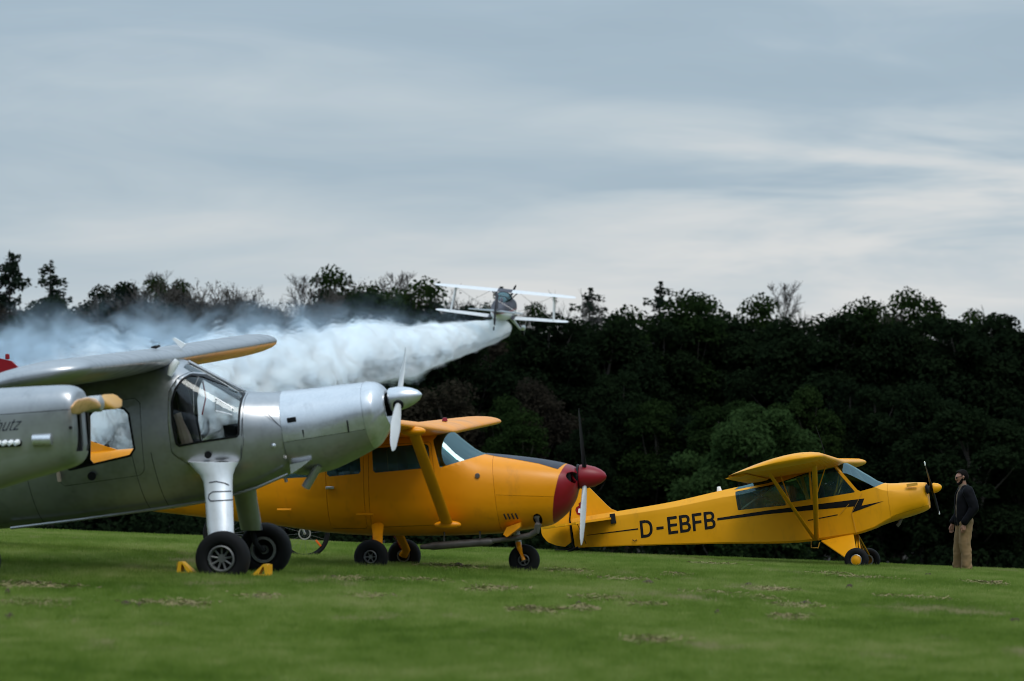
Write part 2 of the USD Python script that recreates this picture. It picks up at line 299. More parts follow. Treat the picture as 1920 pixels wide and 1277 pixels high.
def turf(name, gain, blade):
    g = lambda c: tuple(np.array(c) * gain)
    nodes = {'g': ('geometry', {}), 'ma': ('mapping', {'scale': (1, 0.35, 1)}),
             'n1': ('noise_texture', {'scale': 0.35, 'detail': 5.0, 'roughness': 0.6}), 'n2': ('noise_texture', {'scale': 3.2, 'detail': 7.0, 'roughness': 0.75}),
             'mb': ('mapping', {'scale': (0.8, 0.28, 1), 'location': (7, 3, 0)}), 'n3': ('noise_texture', {'scale': 0.62, 'detail': 6.0, 'roughness': 0.7}),
             'r1': ('rgb_ramp', {'ramp': [(0.36, g((0.050, 0.084, 0.008))), (0.46, g((0.079, 0.117, 0.015))), (0.56, g((0.115, 0.148, 0.030))), (0.70, g((0.18, 0.18, 0.062)))]}),
             's': ('math', {'math_type': 'multiply_add', 'value2': 0.75}), 'n1s': ('math', {'math_type': 'multiply', 'value2': 0.65}),
             'r3': ('map_range', {'range_type': 'smoothstep', 'from_min': 0.575, 'from_max': 0.66, 'to_min': 0.0, 'to_max': 0.85}),
             'mx': ('mix_color', {'b': g((0.20, 0.165, 0.085))}), 'off': ('math', {'math_type': 'subtract', 'value2': 0.20}),
             'd': ('principled_bsdf', {'roughness': 0.75, 'specular_ior_level': 0.2})}
    links = [('g.position', 'ma.vector'), ('ma.vector', 'n1.vector'), ('ma.vector', 'n2.vector'), ('g.position', 'mb.vector'), ('mb.vector', 'n3.vector'),
             ('n2.fac', 's.value1'), ('n1.fac', 'n1s.value1'), ('n1s.value', 's.value3'), ('s.value', 'off.value1'), ('off.value', 'r1.fac'), ('n3.fac', 'r3.value'), ('r1.color', 'mx.a'), ('r3.result', 'mx.fac'), ('mx.result', 'd.base_color')]
    surf = 'd.BSDF'
    if blade:
        nodes['t'] = ('translucent_bsdf', {}); nodes['m'] = ('mix_closure', {'fac': 0.35}); links += [('mx.result', 't.color'), ('d.BSDF', 'm.closure1'), ('t.BSDF', 'm.closure2')]; surf = 'm.closure'
    return usdkit.material(stage, L + name, nodes, links, surface=surf)
turf_ground = turf('turf_soil', 1.0, False); turf_blade = turf('grass_blades', 1.4, True)
tag(part(None, 'ground', (GV, q), turf_ground, smooth=True), 'sloping green airfield turf falling away to the right', 'ground', kind='structure')

rng = np.random.default_rng(11)
def blades(n, rad, h0, h1, w, seed, lean=0.5):
    r = np.random.default_rng(seed); a = r.uniform(0, 2 * np.pi, n); d = rad * np.sqrt(r.uniform(0, 1, n)); b = np.stack([d * np.cos(a), d * np.sin(a), np.full(n, -0.01)], 1)
    h = r.uniform(h0, h1, n); la = r.uniform(0, 2 * np.pi, n); ln = h * r.uniform(0.1, lean, n); tip = b + np.stack([ln * np.cos(la), ln * np.sin(la), h], 1)
    fa = r.uniform(0, np.pi, n); s = np.stack([np.cos(fa), np.sin(fa), fa * 0], 1) * w * r.uniform(0.6, 1.2, n)[:, None]; mid = b * 0.45 + tip * 0.55 + [0, 0, 0.006]
    v = np.stack([b - s, b + s, mid + s * 0.7, mid - s * 0.7, tip], 1).reshape(-1, 3); k = np.arange(n)[:, None] * 5
    return v, np.concatenate([k + [0, 1, 2], k + [0, 2, 3], k + [3, 2, 4]])
gi = UsdGeom.PointInstancer.Define(stage, '/World/grass'); tag(gi.GetPrim(), 'short mown green grass covering the airfield', 'grass', kind='stuff')
gi_protos = []
for k in range(4):
    part(gi.GetPrim(), 'tuft', blades(26, 0.12, 0.03, 0.075 + 0.012 * k, 0.0032, 40 + k), turf_blade, smooth=False); gi_protos.append(Sdf.Path('/World/grass/tuft' + (f'_{k:03d}' if k else '')))
gi.CreatePrototypesRel().SetTargets(gi_protos)
N = 95000; u = rng.uniform(0, 1, N); py_ = 31 + (118 - 31) * u ** 0.9; px_ = (rng.uniform(-1, 1, N)) * (py_ * 0.094 + 1.2)
keep = rng.uniform(0, 1, N) < 0.45 + 0.9 * meshkit.fbm(np.stack([px_ * 0.7, py_ * 0.3, px_ * 0], -1), 3, 8); px_, py_ = px_[keep], py_[keep]; N = len(px_)
gi.CreatePositionsAttr(Vt.Vec3fArray.FromNumpy(np.stack([px_, py_, ground_z(px_, py_)], 1).astype(np.float32)))
gi.CreateProtoIndicesAttr(Vt.IntArray.FromNumpy(rng.integers(0, 4, N).astype(np.int32)))
ang = rng.uniform(0, np.pi, N); qd = np.stack([ang * 0, ang * 0, np.sin(ang), np.cos(ang)], 1)
gi.CreateOrientationsAttr(Vt.QuathArray([Gf.Quath(float(c), 0, 0, float(s)) for s, c in zip(np.sin(ang), np.cos(ang))]))
sc = (0.6 + 0.75 * meshkit.fbm(np.stack([px_ * 0.5, py_ * 0.2, px_ * 0 + 3], -1), 3, 9))[:, None] * np.array([[1.15, 1.15, 1.0]])
gi.CreateScalesAttr(Vt.Vec3fArray.FromNumpy(sc.astype(np.float32)))

# ---------------------------------------------------------------- the wood
def leafmat(name, dark, light):
    return usdkit.material(stage, L + name, {'oi': ('object_info', {}), 'g': ('geometry', {}), 'n': ('noise_texture', {'scale': 0.45, 'detail': 3.0}), 'rp': ('math', {'math_type': 'multiply_add', 'value2': 0.35}),
        'a': ('math', {'math_type': 'multiply_add', 'value2': 0.4}), 'r': ('rgb_ramp', {'ramp': [(0.25, dark), (0.95, light)]}),
        'd': ('diffuse_bsdf', {}), 't': ('translucent_bsdf', {}), 'm': ('mix_closure', {'fac': 0.28})},
        [('g.position', 'n.vector'), ('g.random_per_island', 'rp.value1'), ('n.fac', 'rp.value3'), ('oi.random', 'a.value1'), ('rp.value', 'a.value3'), ('a.value', 'r.fac'), ('r.color', 'd.color'), ('r.color', 't.color'), ('d.BSDF', 'm.closure1'), ('t.BSDF', 'm.closure2')], surface='m.closure')
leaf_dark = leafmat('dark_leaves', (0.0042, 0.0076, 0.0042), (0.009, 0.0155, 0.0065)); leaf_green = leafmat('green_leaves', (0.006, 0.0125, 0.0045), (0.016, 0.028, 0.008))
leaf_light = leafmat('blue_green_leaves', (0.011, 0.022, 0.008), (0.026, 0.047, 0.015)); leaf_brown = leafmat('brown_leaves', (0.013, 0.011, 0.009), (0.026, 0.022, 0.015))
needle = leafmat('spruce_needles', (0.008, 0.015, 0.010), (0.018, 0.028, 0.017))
bark = paint('bark', (0.055, 0.045, 0.036), 0.9, 0, 0.4, 3, bump=0.5, bscale=12); bark_pale = paint('grey_bark', (0.060, 0.052, 0.046), 0.9, 0, 0.35, 3, bump=0.4, bscale=12)
def leaves(C, N_, size, r):
    """Leaf clusters as bent quads at the points C facing roughly along N_."""
    n = len(C); nn = N_ + r.normal(0, 0.65, (n, 3)); nn /= np.linalg.norm(nn, axis=1, keepdims=True)
    a = np.cross(nn, r.normal(0, 1, (n, 3))); a /= np.linalg.norm(a, axis=1, keepdims=True); b = np.cross(nn, a); s = size * r.uniform(0.55, 1.3, (n, 1))
    v = np.stack([C - a * s, C + b * s * 0.6 + nn * s * 0.15, C + a * s, C - b * s * 0.6 + nn * s * 0.1], 1).reshape(-1, 3); k = np.arange(n)[:, None] * 4
    return v, np.concatenate([k + [0, 1, 2], k + [0, 2, 3]])
def rawtube(P, r, sides=5):
    P = np.asarray(P, float); n = len(P); T = np.gradient(P, axis=0); T /= np.linalg.norm(T, axis=1, keepdims=True); A = np.cross(T, np.where(np.abs(T[:, 2:]) < .9, [0, 0, 1.0], [0, 1.0, 0])); A /= np.linalg.norm(A, axis=1, keepdims=True); B = np.cross(T, A); u = np.arange(sides) / sides * 2 * np.pi
    v = P[:, None] + np.broadcast_to(r, (n,))[:, None, None] * (np.cos(u)[None, :, None] * A[:, None] + np.sin(u)[None, :, None] * B[:, None]); i, j = np.meshgrid(np.arange(n - 1), np.arange(sides), indexing='ij'); j2 = (j + 1) % sides
    return v.reshape(-1, 3), np.stack([i * sides + j, i * sides + j2, (i + 1) * sides + j2, (i + 1) * sides + j], -1).reshape(-1, 4)
def rawjoin(ms):
    k, V, FF = 0, [], []
    for v, f in ms: V.append(v); FF.append(f + k); k += len(v)
    return np.vstack(V), np.vstack(FF)
def limb(p, q, r0, r1, r, bend=0.12, n=5):
    t = np.linspace(0, 1, n)[:, None]; d = np.linalg.norm(q - p); c = p + (q - p) * t + r.normal(0, bend * d * 0.25, (1, 3)) * np.sin(np.pi * t) + [0, 0, 0] * t
    return rawtube(c, np.linspace(r0, r1, n), 5)
def leafy(seed, H=20, R=4.3, z0=4.5, lobes=60, per=560, lr=1.35, size=0.165, hollow=0.55, flat=0.9):
    r = np.random.default_rng(seed); C, NN, limbs = [], [], []; top = H * 0.9
    limbs.append(rawtube([[0, 0, -1], [r.normal(0, .2), r.normal(0, .2), H * .3], [r.normal(0, .4), r.normal(0, .4), H * .6], [r.normal(0, .5), r.normal(0, .5), top]], [0.34, 0.27, 0.17, 0.05], 7))
    for _ in range(lobes):
        d = r.normal(0, 1, 3); d /= np.linalg.norm(d); k = r.uniform(hollow, 1.0); hz = (H - z0) / 2 - lr * 0.6
        fz = d[2]; prof = 1.0 if fz < 0 else 1 - 0.18 * fz
        c = np.array([d[0] * (R - lr * .7) * k * prof, d[1] * (R - lr * .7) * k * prof, z0 + lr * .4 + hz + d[2] * hz * k]); rad = lr * r.uniform(0.6, 1.25)
        m = int(per * (rad / lr) ** 2); e = r.normal(0, 1, (m, 3)); e /= np.linalg.norm(e, axis=1, keepdims=True); e[:, 2] = np.where(e[:, 2] < -0.35, -e[:, 2], e[:, 2])
        C.append(c + e * rad * r.uniform(0.45, 1.12, (m, 1)) * [1, 1, flat]); NN.append(e * 0.7 + [0, 0, 0.55])
        if r.uniform() < 0.5:
            p = np.array([0, 0, max(z0 * .8, c[2] - r.uniform(2, 5))]); limbs.append(limb(p, c, 0.10, 0.03, r))
    v, f = leaves(np.vstack(C), np.vstack(NN), size, r)
    return rawjoin(limbs), (v, f)
def bare(seed, H=18, spread=0.5, depth=5, twigs=True, leaf=0, fork=(2, 4)):
    r = np.random.default_rng(seed); out, tips = [], []
    def grow(p, d, ln, rad, lev):
        n = 4; pts = [p]; dd = d
        for _ in range(n - 1):
            dd = dd + r.normal(0, 0.13, 3) + [0, 0, 0.05]; dd /= np.linalg.norm(dd); pts.append(pts[-1] + dd * ln / (n - 1))
        out.append(rawtube(pts, np.linspace(rad, max(rad * 0.6, 0.011), n), 5 if lev < 2 else 3)); tips.extend(pts[1:] if lev > 1 else [])
        if lev >= depth: return
        for _ in range(r.integers(*fork) + (1 if lev else 2)):
            t = r.uniform(0.35, 1.0); i = min(int(t * (n - 1)), n - 2); q = pts[i] + (pts[i + 1] - pts[i]) * (t * (n - 1) - i)
            s = r.normal(0, 1, 3); s -= dd * np.dot(s, dd); s /= np.linalg.norm(s); e = dd * (1 - spread * .6) + s * spread * r.uniform(.6, 1.3) + [0, 0, 0.15]; e /= np.linalg.norm(e)
            grow(q, e, ln * r.uniform(0.42, 0.68), max(rad * r.uniform(0.42, 0.60), 0.017), lev + 1)
    grow(np.array([0, 0, -1.0]), np.array([0, 0, 1.0]), H * 0.62, 0.30, 0)
    tips = np.array(tips); m = rawjoin(out); k = H / m[0][:, 2].max(); m = (m[0] * [1, 1, k], m[1]); tips = tips * [1, 1, k]
    if not leaf: return m, None
    C = tips[r.integers(0, len(tips), leaf)] + r.normal(0, 0.22, (leaf, 3)); return m, leaves(C, np.tile([0, 0, 1.0], (leaf, 1)), 0.085, r)
def spruce(seed, H=20, R=3.4, z0=5.0, per=60, thin=1.0):
    r = np.random.default_rng(seed); out = [rawtube([[0, 0, -1], [0, 0, H * .5], [0, 0, H]], [0.26, 0.16, 0.02], 6)]; C = []; z = z0
    while z < H - 0.2:
        k = (H - z) / (H - z0)
        for a in r.uniform(0, 2 * np.pi, max(2, int(4 * thin * (0.5 + k)))):
            ln = (R * k ** 0.75 + 0.25) * r.uniform(0.35, 1.15); t = np.linspace(0.05, 1, 6)[:, None]; d = np.array([math.cos(a), math.sin(a), 0])
            pts = np.array([0, 0, z + r.uniform(-.2, .2)]) + d * ln * t + np.array([0, 0, 1.0]) * ln * (r.uniform(-.45, -.05) * t + r.uniform(.1, .3) * t ** 3)
            if r.uniform() < .5: out.append(rawtube(pts[[0, 2, 5]], [0.035, 0.025, 0.01], 3))
            m = int(per * (0.25 + ln / R)); tt = r.uniform(0.05, 1, m); i = np.minimum((tt * 5).astype(int), 4); c = pts[i] + (pts[i + 1] - pts[i]) * (tt * 5 - i)[:, None]
            side = np.cross(d, [0, 0, 1]); C.append(c + side * r.normal(0, 1, (m, 1)) * 0.22 * ln * (1.15 - tt)[:, None] - np.array([0, 0, 1]) * r.uniform(-.05, .40, (m, 1)))
        z += r.uniform(0.16, 0.34)
    C = np.vstack(C); return rawjoin(out), leaves(C, np.tile([0, 0, 1.0], (len(C), 1)), 0.13, r)
KINDS = {
    'dense_e': (lambda: leafy(14, R=4.6, lobes=56, per=420), bark, leaf_brown, 20, 'leafy_tree'),  # kind: (mesh maker, bark, leaf material, height, name)
    'dense_a': (lambda: leafy(1), bark, leaf_dark, 20, 'leafy_tree'), 'dense_b': (lambda: leafy(2, R=5.0, lobes=72), bark, leaf_dark, 20, 'leafy_tree'), 'dense_c': (lambda: leafy(3, R=3.8, lobes=52, lr=1.5), bark, leaf_green, 20, 'leafy_tree'),
    'dense_d': (lambda: leafy(9, R=4.6, lobes=64, lr=1.2), bark, leaf_green, 20, 'leafy_tree'),
    'airy': (lambda: leafy(4, R=4.4, lobes=40, per=300, lr=1.05, hollow=0.3, size=0.16), bark, leaf_green, 20, 'leafy_tree'), 'broad': (lambda: leafy(5, H=14, R=5.0, z0=1.5, lobes=95, per=620, lr=1.15, size=0.125, flat=0.7), bark, leaf_light, 14, 'broad_tree'),
    'brown': (lambda: bare(6, 20, .45, 6, leaf=14000, fork=(3, 5)), bark, leaf_brown, 20, 'brown_tree'), 'brown_b': (lambda: bare(16, 20, .5, 6, leaf=24000, fork=(3, 5)), bark, leaf_brown, 20, 'brown_tree'),
    'bare_a': (lambda: bare(7, 20, .5, 6, fork=(3, 5)), bark_pale, None, 20, 'bare_tree'), 'bare_b': (lambda: bare(8, 20, .38, 6, fork=(3, 5)), bark_pale, None, 20, 'bare_tree'), 'bare_c': (lambda: bare(21, 20, .62, 6, fork=(3, 5)), bark_pale, None, 20, 'bare_tree'),
    'spruce_a': (lambda: spruce(10, per=95, R=4.4), bark, needle, 20, 'spruce_tree'), 'spruce_b': (lambda: spruce(12, R=7.0, thin=0.62, per=230), bark, needle, 20, 'spruce_tree'), 'spruce_thin': (lambda: spruce(13, R=2.6, thin=0.7, per=30), bark, leaf_brown, 20, 'spruce_tree')}
PROTO = {}
def tree(kind, px, py, D, wide, label, group=None, turn=None):
    make, bk, lf, H, name = KINDS[kind]; x = (px - 960) / F * D; zb = float(ground_z(x, D)); top = EYE - (py - HORIZON) / F * D
    s = (top - zb) / H; a = rng.uniform(0, 2 * np.pi) if turn is None else turn; M = np.eye(4)
    M[:3, :3] = Rot.from_euler('z', a).as_matrix() @ np.diag([wide * s, wide * s, s]); M[:3, 3] = (x, D, zb); cat = 'tree'
    if kind in PROTO: return copy_of(PROTO[kind], name, label, cat, M, group)
    wood_, crown = make(); t = thing(name, label, cat, group=group); UsdGeom.Xformable(t).GetOrderedXformOps()[0].Set(Gf.Matrix4d(*[float(q) for q in M.T.ravel()]))
    part(t, 'trunk', wood_, bk, smooth=True)
    if crown is not None: part(t, 'crown', crown, lf, smooth=False)
    PROTO[kind] = t; return t
SKYLINE = [  # kind, x, top, width, label
    ('spruce_b', 18, 468, 1.0, 'tall layered spruce rising above the brown trees at the left edge'), ('spruce_a', 94, 487, 1.2, 'narrow spruce tip beside the tall layered spruce'),
    ('brown_b', 55, 548, 1.25, 'low brown thicket crown between the two spruces'), ('brown', 128, 540, 1.3, 'brown leafed tree right of the narrow spruce tip'), ('brown_b', 160, 556, 1.0, 'low brown tree left of the round dark crown'),
    ('dense_a', 214, 497, 0.85, 'round dark green crown standing highest above the silver wing'), ('airy', 288, 511, 0.8, 'bright green tree with gaps right of the round dark crown'), ('airy', 342, 517, 0.7, 'gappy green tree with bare twigs in its top'),
    ('brown', 385, 526, 0.95, 'grey brown half bare tree above the silver wing tip'), ('bare_a', 345, 503, 0.6, 'bare twigs poking out of the gappy green tree'), ('bare_b', 425, 527, 0.8, 'bare grey tree left of the thin bare pair'),
    ('bare_c', 470, 534, 0.7, 'short bare grey tree above the silver cabin'), ('brown', 508, 530, 0.7, 'brown thin crowned tree between the bare trees'), ('bare_a', 545, 514, 0.8, 'tall bare tree left of the bright green crown'), ('bare_b', 582, 532, 0.6, 'small bare tree touching the bright green crown'),
    ('dense_c', 632, 506, 0.82, 'bright green crown above the thickest part of the smoke'), ('bare_c', 694, 543, 0.6, 'bare tree right of the bright green crown'), ('brown', 742, 509, 0.95, 'broad grey brown tree left of the flying biplane'),
    ('bare_b', 796, 540, 0.7, 'bare tree just left of the biplane wing tip'), ('bare_a', 846, 507, 0.85, 'tall bare tree behind the upper left biplane wing'), ('brown_b', 880, 548, 0.7, 'brown tree right behind the upper left biplane wing'), ('spruce_a', 938, 538, 1.2, 'small spruce tip behind the biplane cockpit'),
    ('airy', 905, 566, 0.8, 'green tree seen between the biplane wings left of the cockpit'), ('airy', 1000, 560, 0.7, 'green tree seen between the biplane wings right of the cockpit'), ('bare_c', 1050, 545, 0.7, 'bare tree behind the upper right biplane wing tip'), ('spruce_a', 1105, 540, 1.5, 'pointed spruce right of the biplane'),
    ('bare_b', 1135, 541, 0.55, 'slim bare tree right of the pointed spruce'), ('dense_a', 1172, 560, 0.8, 'dark rounded crown right of the slim bare tree'), ('spruce_a', 1237, 528, 1.3, 'spruce tip poking over the long dark canopy'),
    ('dense_b', 1240, 560, 0.75, 'dark canopy tree under the lone spruce tip'), ('dense_c', 1305, 558, 0.9, 'green topped canopy tree right of the lone spruce tip'), ('dense_d', 1362, 563, 0.85, 'green topped canopy tree above the broad blue green tree'), ('dense_c', 1425, 560, 0.85, 'green topped canopy tree left of the bare forked tree'),
    ('bare_a', 1490, 522, 0.75, 'bare forked tree standing over the right canopy'), ('brown_b', 1512, 563, 0.7, 'brown crown at the foot of the bare forked tree'), ('dense_a', 1562, 570, 0.8, 'dark canopy tree right of the bare forked tree'), ('dense_d', 1625, 562, 0.75, 'dark canopy tree above the yellow propeller'),
    ('dense_c', 1692, 548, 0.8, 'highest rounded crown of the right canopy'), ('airy', 1752, 551, 0.85, 'gappy crown right of the highest rounded crown'), ('airy', 1818, 572, 0.8, 'lower gappy crown near the right edge'), ('bare_b', 1866, 570, 0.5, 'bare twig leaning up near the right edge'), ('dense_b', 1910, 588, 0.8, 'dark crown at the right edge of the wood')]
for kind, px, py, w, lab in SKYLINE: tree(kind, px, py, 392 + rng.uniform(-8, 8), w, lab)
def zone(px): return ('behind the silver plane' if px < 700 else 'behind the orange plane' if px < 1180 else 'behind the yellow plane' if px < 1660 else 'behind the standing man')
ORD = 'first second third fourth fifth sixth seventh eighth ninth tenth eleventh twelfth thirteenth fourteenth'.split(); SEEN = {}
def fill(y0, y1, D0, step, kinds, row, lift=0, x1=2060):
    x = -140.0
    while x < x1:
        left = x < 620; k = kinds[0][rng.integers(len(kinds[0]))] if left else kinds[1][rng.integers(len(kinds[1]))]
        what = 'bare grey tree' if k.startswith('bare') else 'brown leafed tree' if k == 'dense_e' else {'d': 'dark leafy tree', 'a': 'loose green tree', 'b': 'brown half bare tree', 's': 'dark spruce'}[k[0]]
        g = f'{what} in the {row} row {zone(x)}'; SEEN[g] = SEEN.get(g, 0) + 1
        tree(k, x + rng.uniform(-12, 12), rng.uniform(y0, y1) - (lift if x < 900 else 0), D0 + rng.uniform(-6, 6), rng.uniform(0.8, 1.15), f'{g}, {ORD[SEEN[g] - 1]} from left', group='trees of the wood behind the airfield')
        x += step * rng.uniform(0.75, 1.25)
fill(532, 560, 386, 52, (['dense_e', 'brown', 'dense_e', 'brown_b', 'dense_b'], ['dense_e', 'brown', 'brown_b']), 'third', 0, 930)
fill(552, 586, 378, 56, (['brown', 'dense_a', 'dense_e', 'bare_b', 'dense_e', 'dense_b'], ['dense_a', 'dense_b', 'dense_d', 'dense_a', 'dense_c']), 'second', 38)
fill(665, 770, 362, 66, (['dense_a', 'dense_e', 'dense_b', 'brown'], ['dense_a', 'dense_b', 'dense_a', 'dense_d', 'dense_c', 'dense_e']), 'front')
fill(585, 620, 412, 55, (['dense_e', 'dense_b'], ['dense_a', 'dense_b']), 'last', 48)
tree('broad', 1402, 722, 348, 0.95, 'broad blue green tree standing out before the dark wood above the yellow wing', turn=0.4)
tree('dense_b', 1815, 738, 350, 1.35, 'broad dim green tree at the wood edge above the standing man', turn=2.2)
tree('dense_d', 800, 800, 350, 1.3, 'low green bush tree under the silver propeller', turn=3.7)
tree('dense_c', 985, 770, 352, 1.2, 'low green bush tree above the orange wing', turn=5.0)
floor_m = paint('leaf_litter', (0.018, 0.014, 0.009), 0.95, 0, 0.4, 2, spec=0.1)
fxs, fys = np.linspace(-400, 400, 41), np.concatenate([np.linspace(337, 470, 12), np.geomspace(500, 2800, 8)]); FX, FY = np.meshgrid(fxs, fys, indexing='ij'); fi, fj = np.meshgrid(np.arange(40), np.arange(19), indexing='ij')
tag(part(None, 'forest_floor', (np.stack([FX, FY, ground_z(FX, FY) + .05], -1).reshape(-1, 3), np.stack([fi * 20 + fj, (fi + 1) * 20 + fj, (fi + 1) * 20 + fj + 1, fi * 20 + fj + 1], -1).reshape(-1, 4)), floor_m, smooth=True), 'dark leaf litter under the trees', 'ground', kind='structure')
# undergrowth along the foot of the wood
rb = np.random.default_rng(77); C, NN = [], []
for x in np.arange(-42, 42, 0.8):
    for d in (345, 351, 398):
        z = float(ground_z(x, d)); h = rb.uniform(3.0, 6.5); m = 420; e = rb.normal(0, 1, (m, 3)); e /= np.linalg.norm(e, axis=1, keepdims=True); C.append(np.array([x, d + rb.uniform(-2, 2), z + h * .5]) + e * [1.2, 1.2, h * .6]); NN.append(e * .7 + [0, 0, .5])
tag(part(None, 'undergrowth', leaves(np.vstack(C), np.vstack(NN), 0.2, rb), leaf_dark, smooth=False), 'dark undergrowth along the foot of the wood', 'undergrowth', kind='stuff')

# the wood closing the field behind the camera and at its sides
bk = UsdGeom.PointInstancer.Define(stage, '/World/wood_behind'); tag(bk.GetPrim(), 'wood closing the airfield behind the camera and along its sides', 'wood', kind='stuff')
bt, bl_ = leafy(31, H=22, R=6.5, z0=1.5, lobes=46, per=160, lr=2.1, size=0.42)
part(bk.GetPrim(), 'tree', join(bt, bl_), leaf_dark, smooth=False); bk.CreatePrototypesRel().SetTargets([Sdf.Path('/World/wood_behind/tree')])
bpos = [(x + rb.uniform(-2, 2), y + rb.uniform(-3, 3)) for y in (-16, -27) for x in np.arange(-110, 111, 7.5)] + [(s * (105 + k * 10) + rb.uniform(-3, 3), y) for s in (-1, 1) for k in (0, 1) for y in np.arange(-8, 330, 8.5)]
bpos = np.array(bpos); bk.CreatePositionsAttr(Vt.Vec3fArray.FromNumpy(np.stack([bpos[:, 0], bpos[:, 1], ground_z(bpos[:, 0], bpos[:, 1]) - .3], 1).astype(np.float32))); nb = len(bpos)
bk.CreateProtoIndicesAttr(Vt.IntArray.FromNumpy(np.zeros(nb, np.int32))); bk.CreateScalesAttr(Vt.Vec3fArray.FromNumpy((rb.uniform(.85, 1.2, (nb, 1)) * np.ones((1, 3))).astype(np.float32)))

# dry cuttings and bare earth lying on the turf
def on_ground(px, py):
    a, b = 30.0, 104.0; f = lambda d: HORIZON - (float(ground_z((px - 960) / F * d, d)) - EYE) / d * F - py
    for _ in range(40):
        m = (a + b) / 2; a, b = (m, b) if f(m) > 0 else (a, m)
    return (px - 960) / F * a, a
HAY = [(850, 1068, 80), (655, 1092, 50), (490, 1127, 60), (300, 1138, 70), (360, 1141, 50), (700, 1125, 60), (940, 1110, 60), (1000, 1152, 60), (1095, 1148, 40), (1180, 1092, 80), (1460, 1112, 50), (1490, 1142, 70), (1680, 1125, 60), (1745, 1129, 50), (1220, 1209, 80), (1265, 1083, 40), (1550, 1080, 50), (1320, 1118, 80), (1480, 1165, 50), (60, 1141, 110), (1420, 1128, 60), (905, 1112, 50), (1130, 1128, 90), (1620, 1088, 80), (60, 1104, 120), (1060, 1075, 50), (1330, 1062, 60), (1210, 1140, 60), (800, 1095, 70), (1850, 1098, 60)]
SOIL = [(625, 1090, 18), (236, 1141, 26), (260, 1144, 16), (480, 1129, 24), (1215, 1100, 34), (1403, 1104, 24), (1510, 1140, 36), (1593, 1106, 18), (1085, 1140, 16), (1903, 1172, 26), (14, 1117, 14), (18, 1166, 26), (1268, 1082, 18), (860, 1066, 26), (1345, 1157, 14), (1740, 1083, 18)]
straw = paint('dry_straw', (0.22, 0.175, 0.09), 0.9, 0, 0.35, 6, spec=0.1); soil_m = paint('bare_earth', (0.06, 0.047, 0.028), 0.95, 0, 0.4, 8, bump=0.6, bscale=20, spec=0.1)
rh = np.random.default_rng(5); V, FC, n0 = [], [], 0
for px, py, w in HAY:
    x, y = on_ground(px, py); wx = w * y / F / 2; n = int(430 * (.5 + wx * 1.6)); c = np.stack([x + rh.normal(0, wx * .8, n), y + rh.normal(0, .5, n)], 1); a = rh.uniform(0, np.pi, n); ln = rh.uniform(.015, .06, n)[:, None]
    p = np.column_stack([c, ground_z(c[:, 0], c[:, 1]) + rh.uniform(.02, .06, n)]); d = np.stack([np.cos(a), np.sin(a), rh.normal(0, .22, n)], 1) * ln; s = np.stack([-np.sin(a), np.cos(a), rh.normal(0, .8, n)], 1) * .004
    V.append(np.stack([p - d - s, p + d - s, p + d + s, p - d + s], 1).reshape(-1, 3)); FC.append(n0 + np.arange(n)[:, None] * 4 + [0, 1, 2, 3]); n0 += 4 * n
tag(part(None, 'dry_grass', (np.vstack(V), np.vstack(FC)), straw, smooth=False), 'dry straw coloured cuttings lying in patches on the turf', 'dry grass', kind='stuff')
EV, EF, n0 = [], [], 0
for px, py, w in SOIL:
    x, y = on_ground(px, py); wx = w * y / F / 2; b = trimesh.creation.icosphere(3); v = b.vertices * [wx * .75, wx * .7 + .04, .045 + wx * .08]; v = v * (1 + (meshkit.fbm(b.vertices * 3 + px, 3, 2) - .5) * .9)[:, None]; EV.append(v + [x, y, float(ground_z(x, y)) + .02]); EF.append(b.faces + n0); n0 += len(v)
tag(part(None, 'bare_earth', (np.vstack(EV), np.vstack(EF)), soil_m, smooth=True), 'small heaps of dark bare earth on the turf', 'earth', kind='stuff')

from shapely.geometry import LineString
# ---------------------------------------------------------------- shared aeroplane pieces
def wheel(parent, Fm, px, py, Y, R, w, rim, hub_mat, tyre_mat=None, cap=None, spokes=8, side=-1, xz=None):
    x, z = xz if xz is not None else Fm.xz(px, py, Y); at = (x, Y, z); name = parent
    wh = UsdGeom.Xform.Define(stage, numbered(str(parent.GetPath()), 'wheel')).GetPrim()
    part(wh, 'tyre', tyre(R, w, rim * 0.97, at), tyre_mat or rubber)
    o = side * w / 2
    part(wh, 'rim', ring([(rim, -o * 0.9), (rim, o * 0.82), (rim * .9, o * 0.9), (rim * .82, o * .7), (rim * .80, o * .3), (rim * .80, -o * .9)], 44, 'y', at), hub_mat)
    if cap is not None: part(wh, 'hub_cap', spin([(0, o * 1.02), (rim * .5, o * 1.0), (rim * .92, o * .84), (rim * .96, o * .6), (rim * .96, o * .2), (0, o * .2)], 40, 'y', at), cap)
    else:
        sp = [spin([(0, o * .55), (rim * .3, o * .55), (rim * .34, o * .3), (rim * .34, -o * .5), (0, -o * .5)], 24, 'y', at)]
        for k in range(spokes):
            a = k / spokes * 2 * math.pi; c, s = math.cos(a), math.sin(a)
            sp.append(tube([(x + c * rim * .3, Y + o * .42, z + s * rim * .3), (x + c * rim * .84, Y + o * .52, z + s * rim * .84)], rim * .085, 6))
        part(wh, 'hub', join(*sp), hub_mat); part(wh, 'brake_disc', spin([(0, o * .1), (rim * .8, o * .1), (rim * .8, -o * .1), (0, -o * .1)], 32, 'y', at), dark_int)
    return at
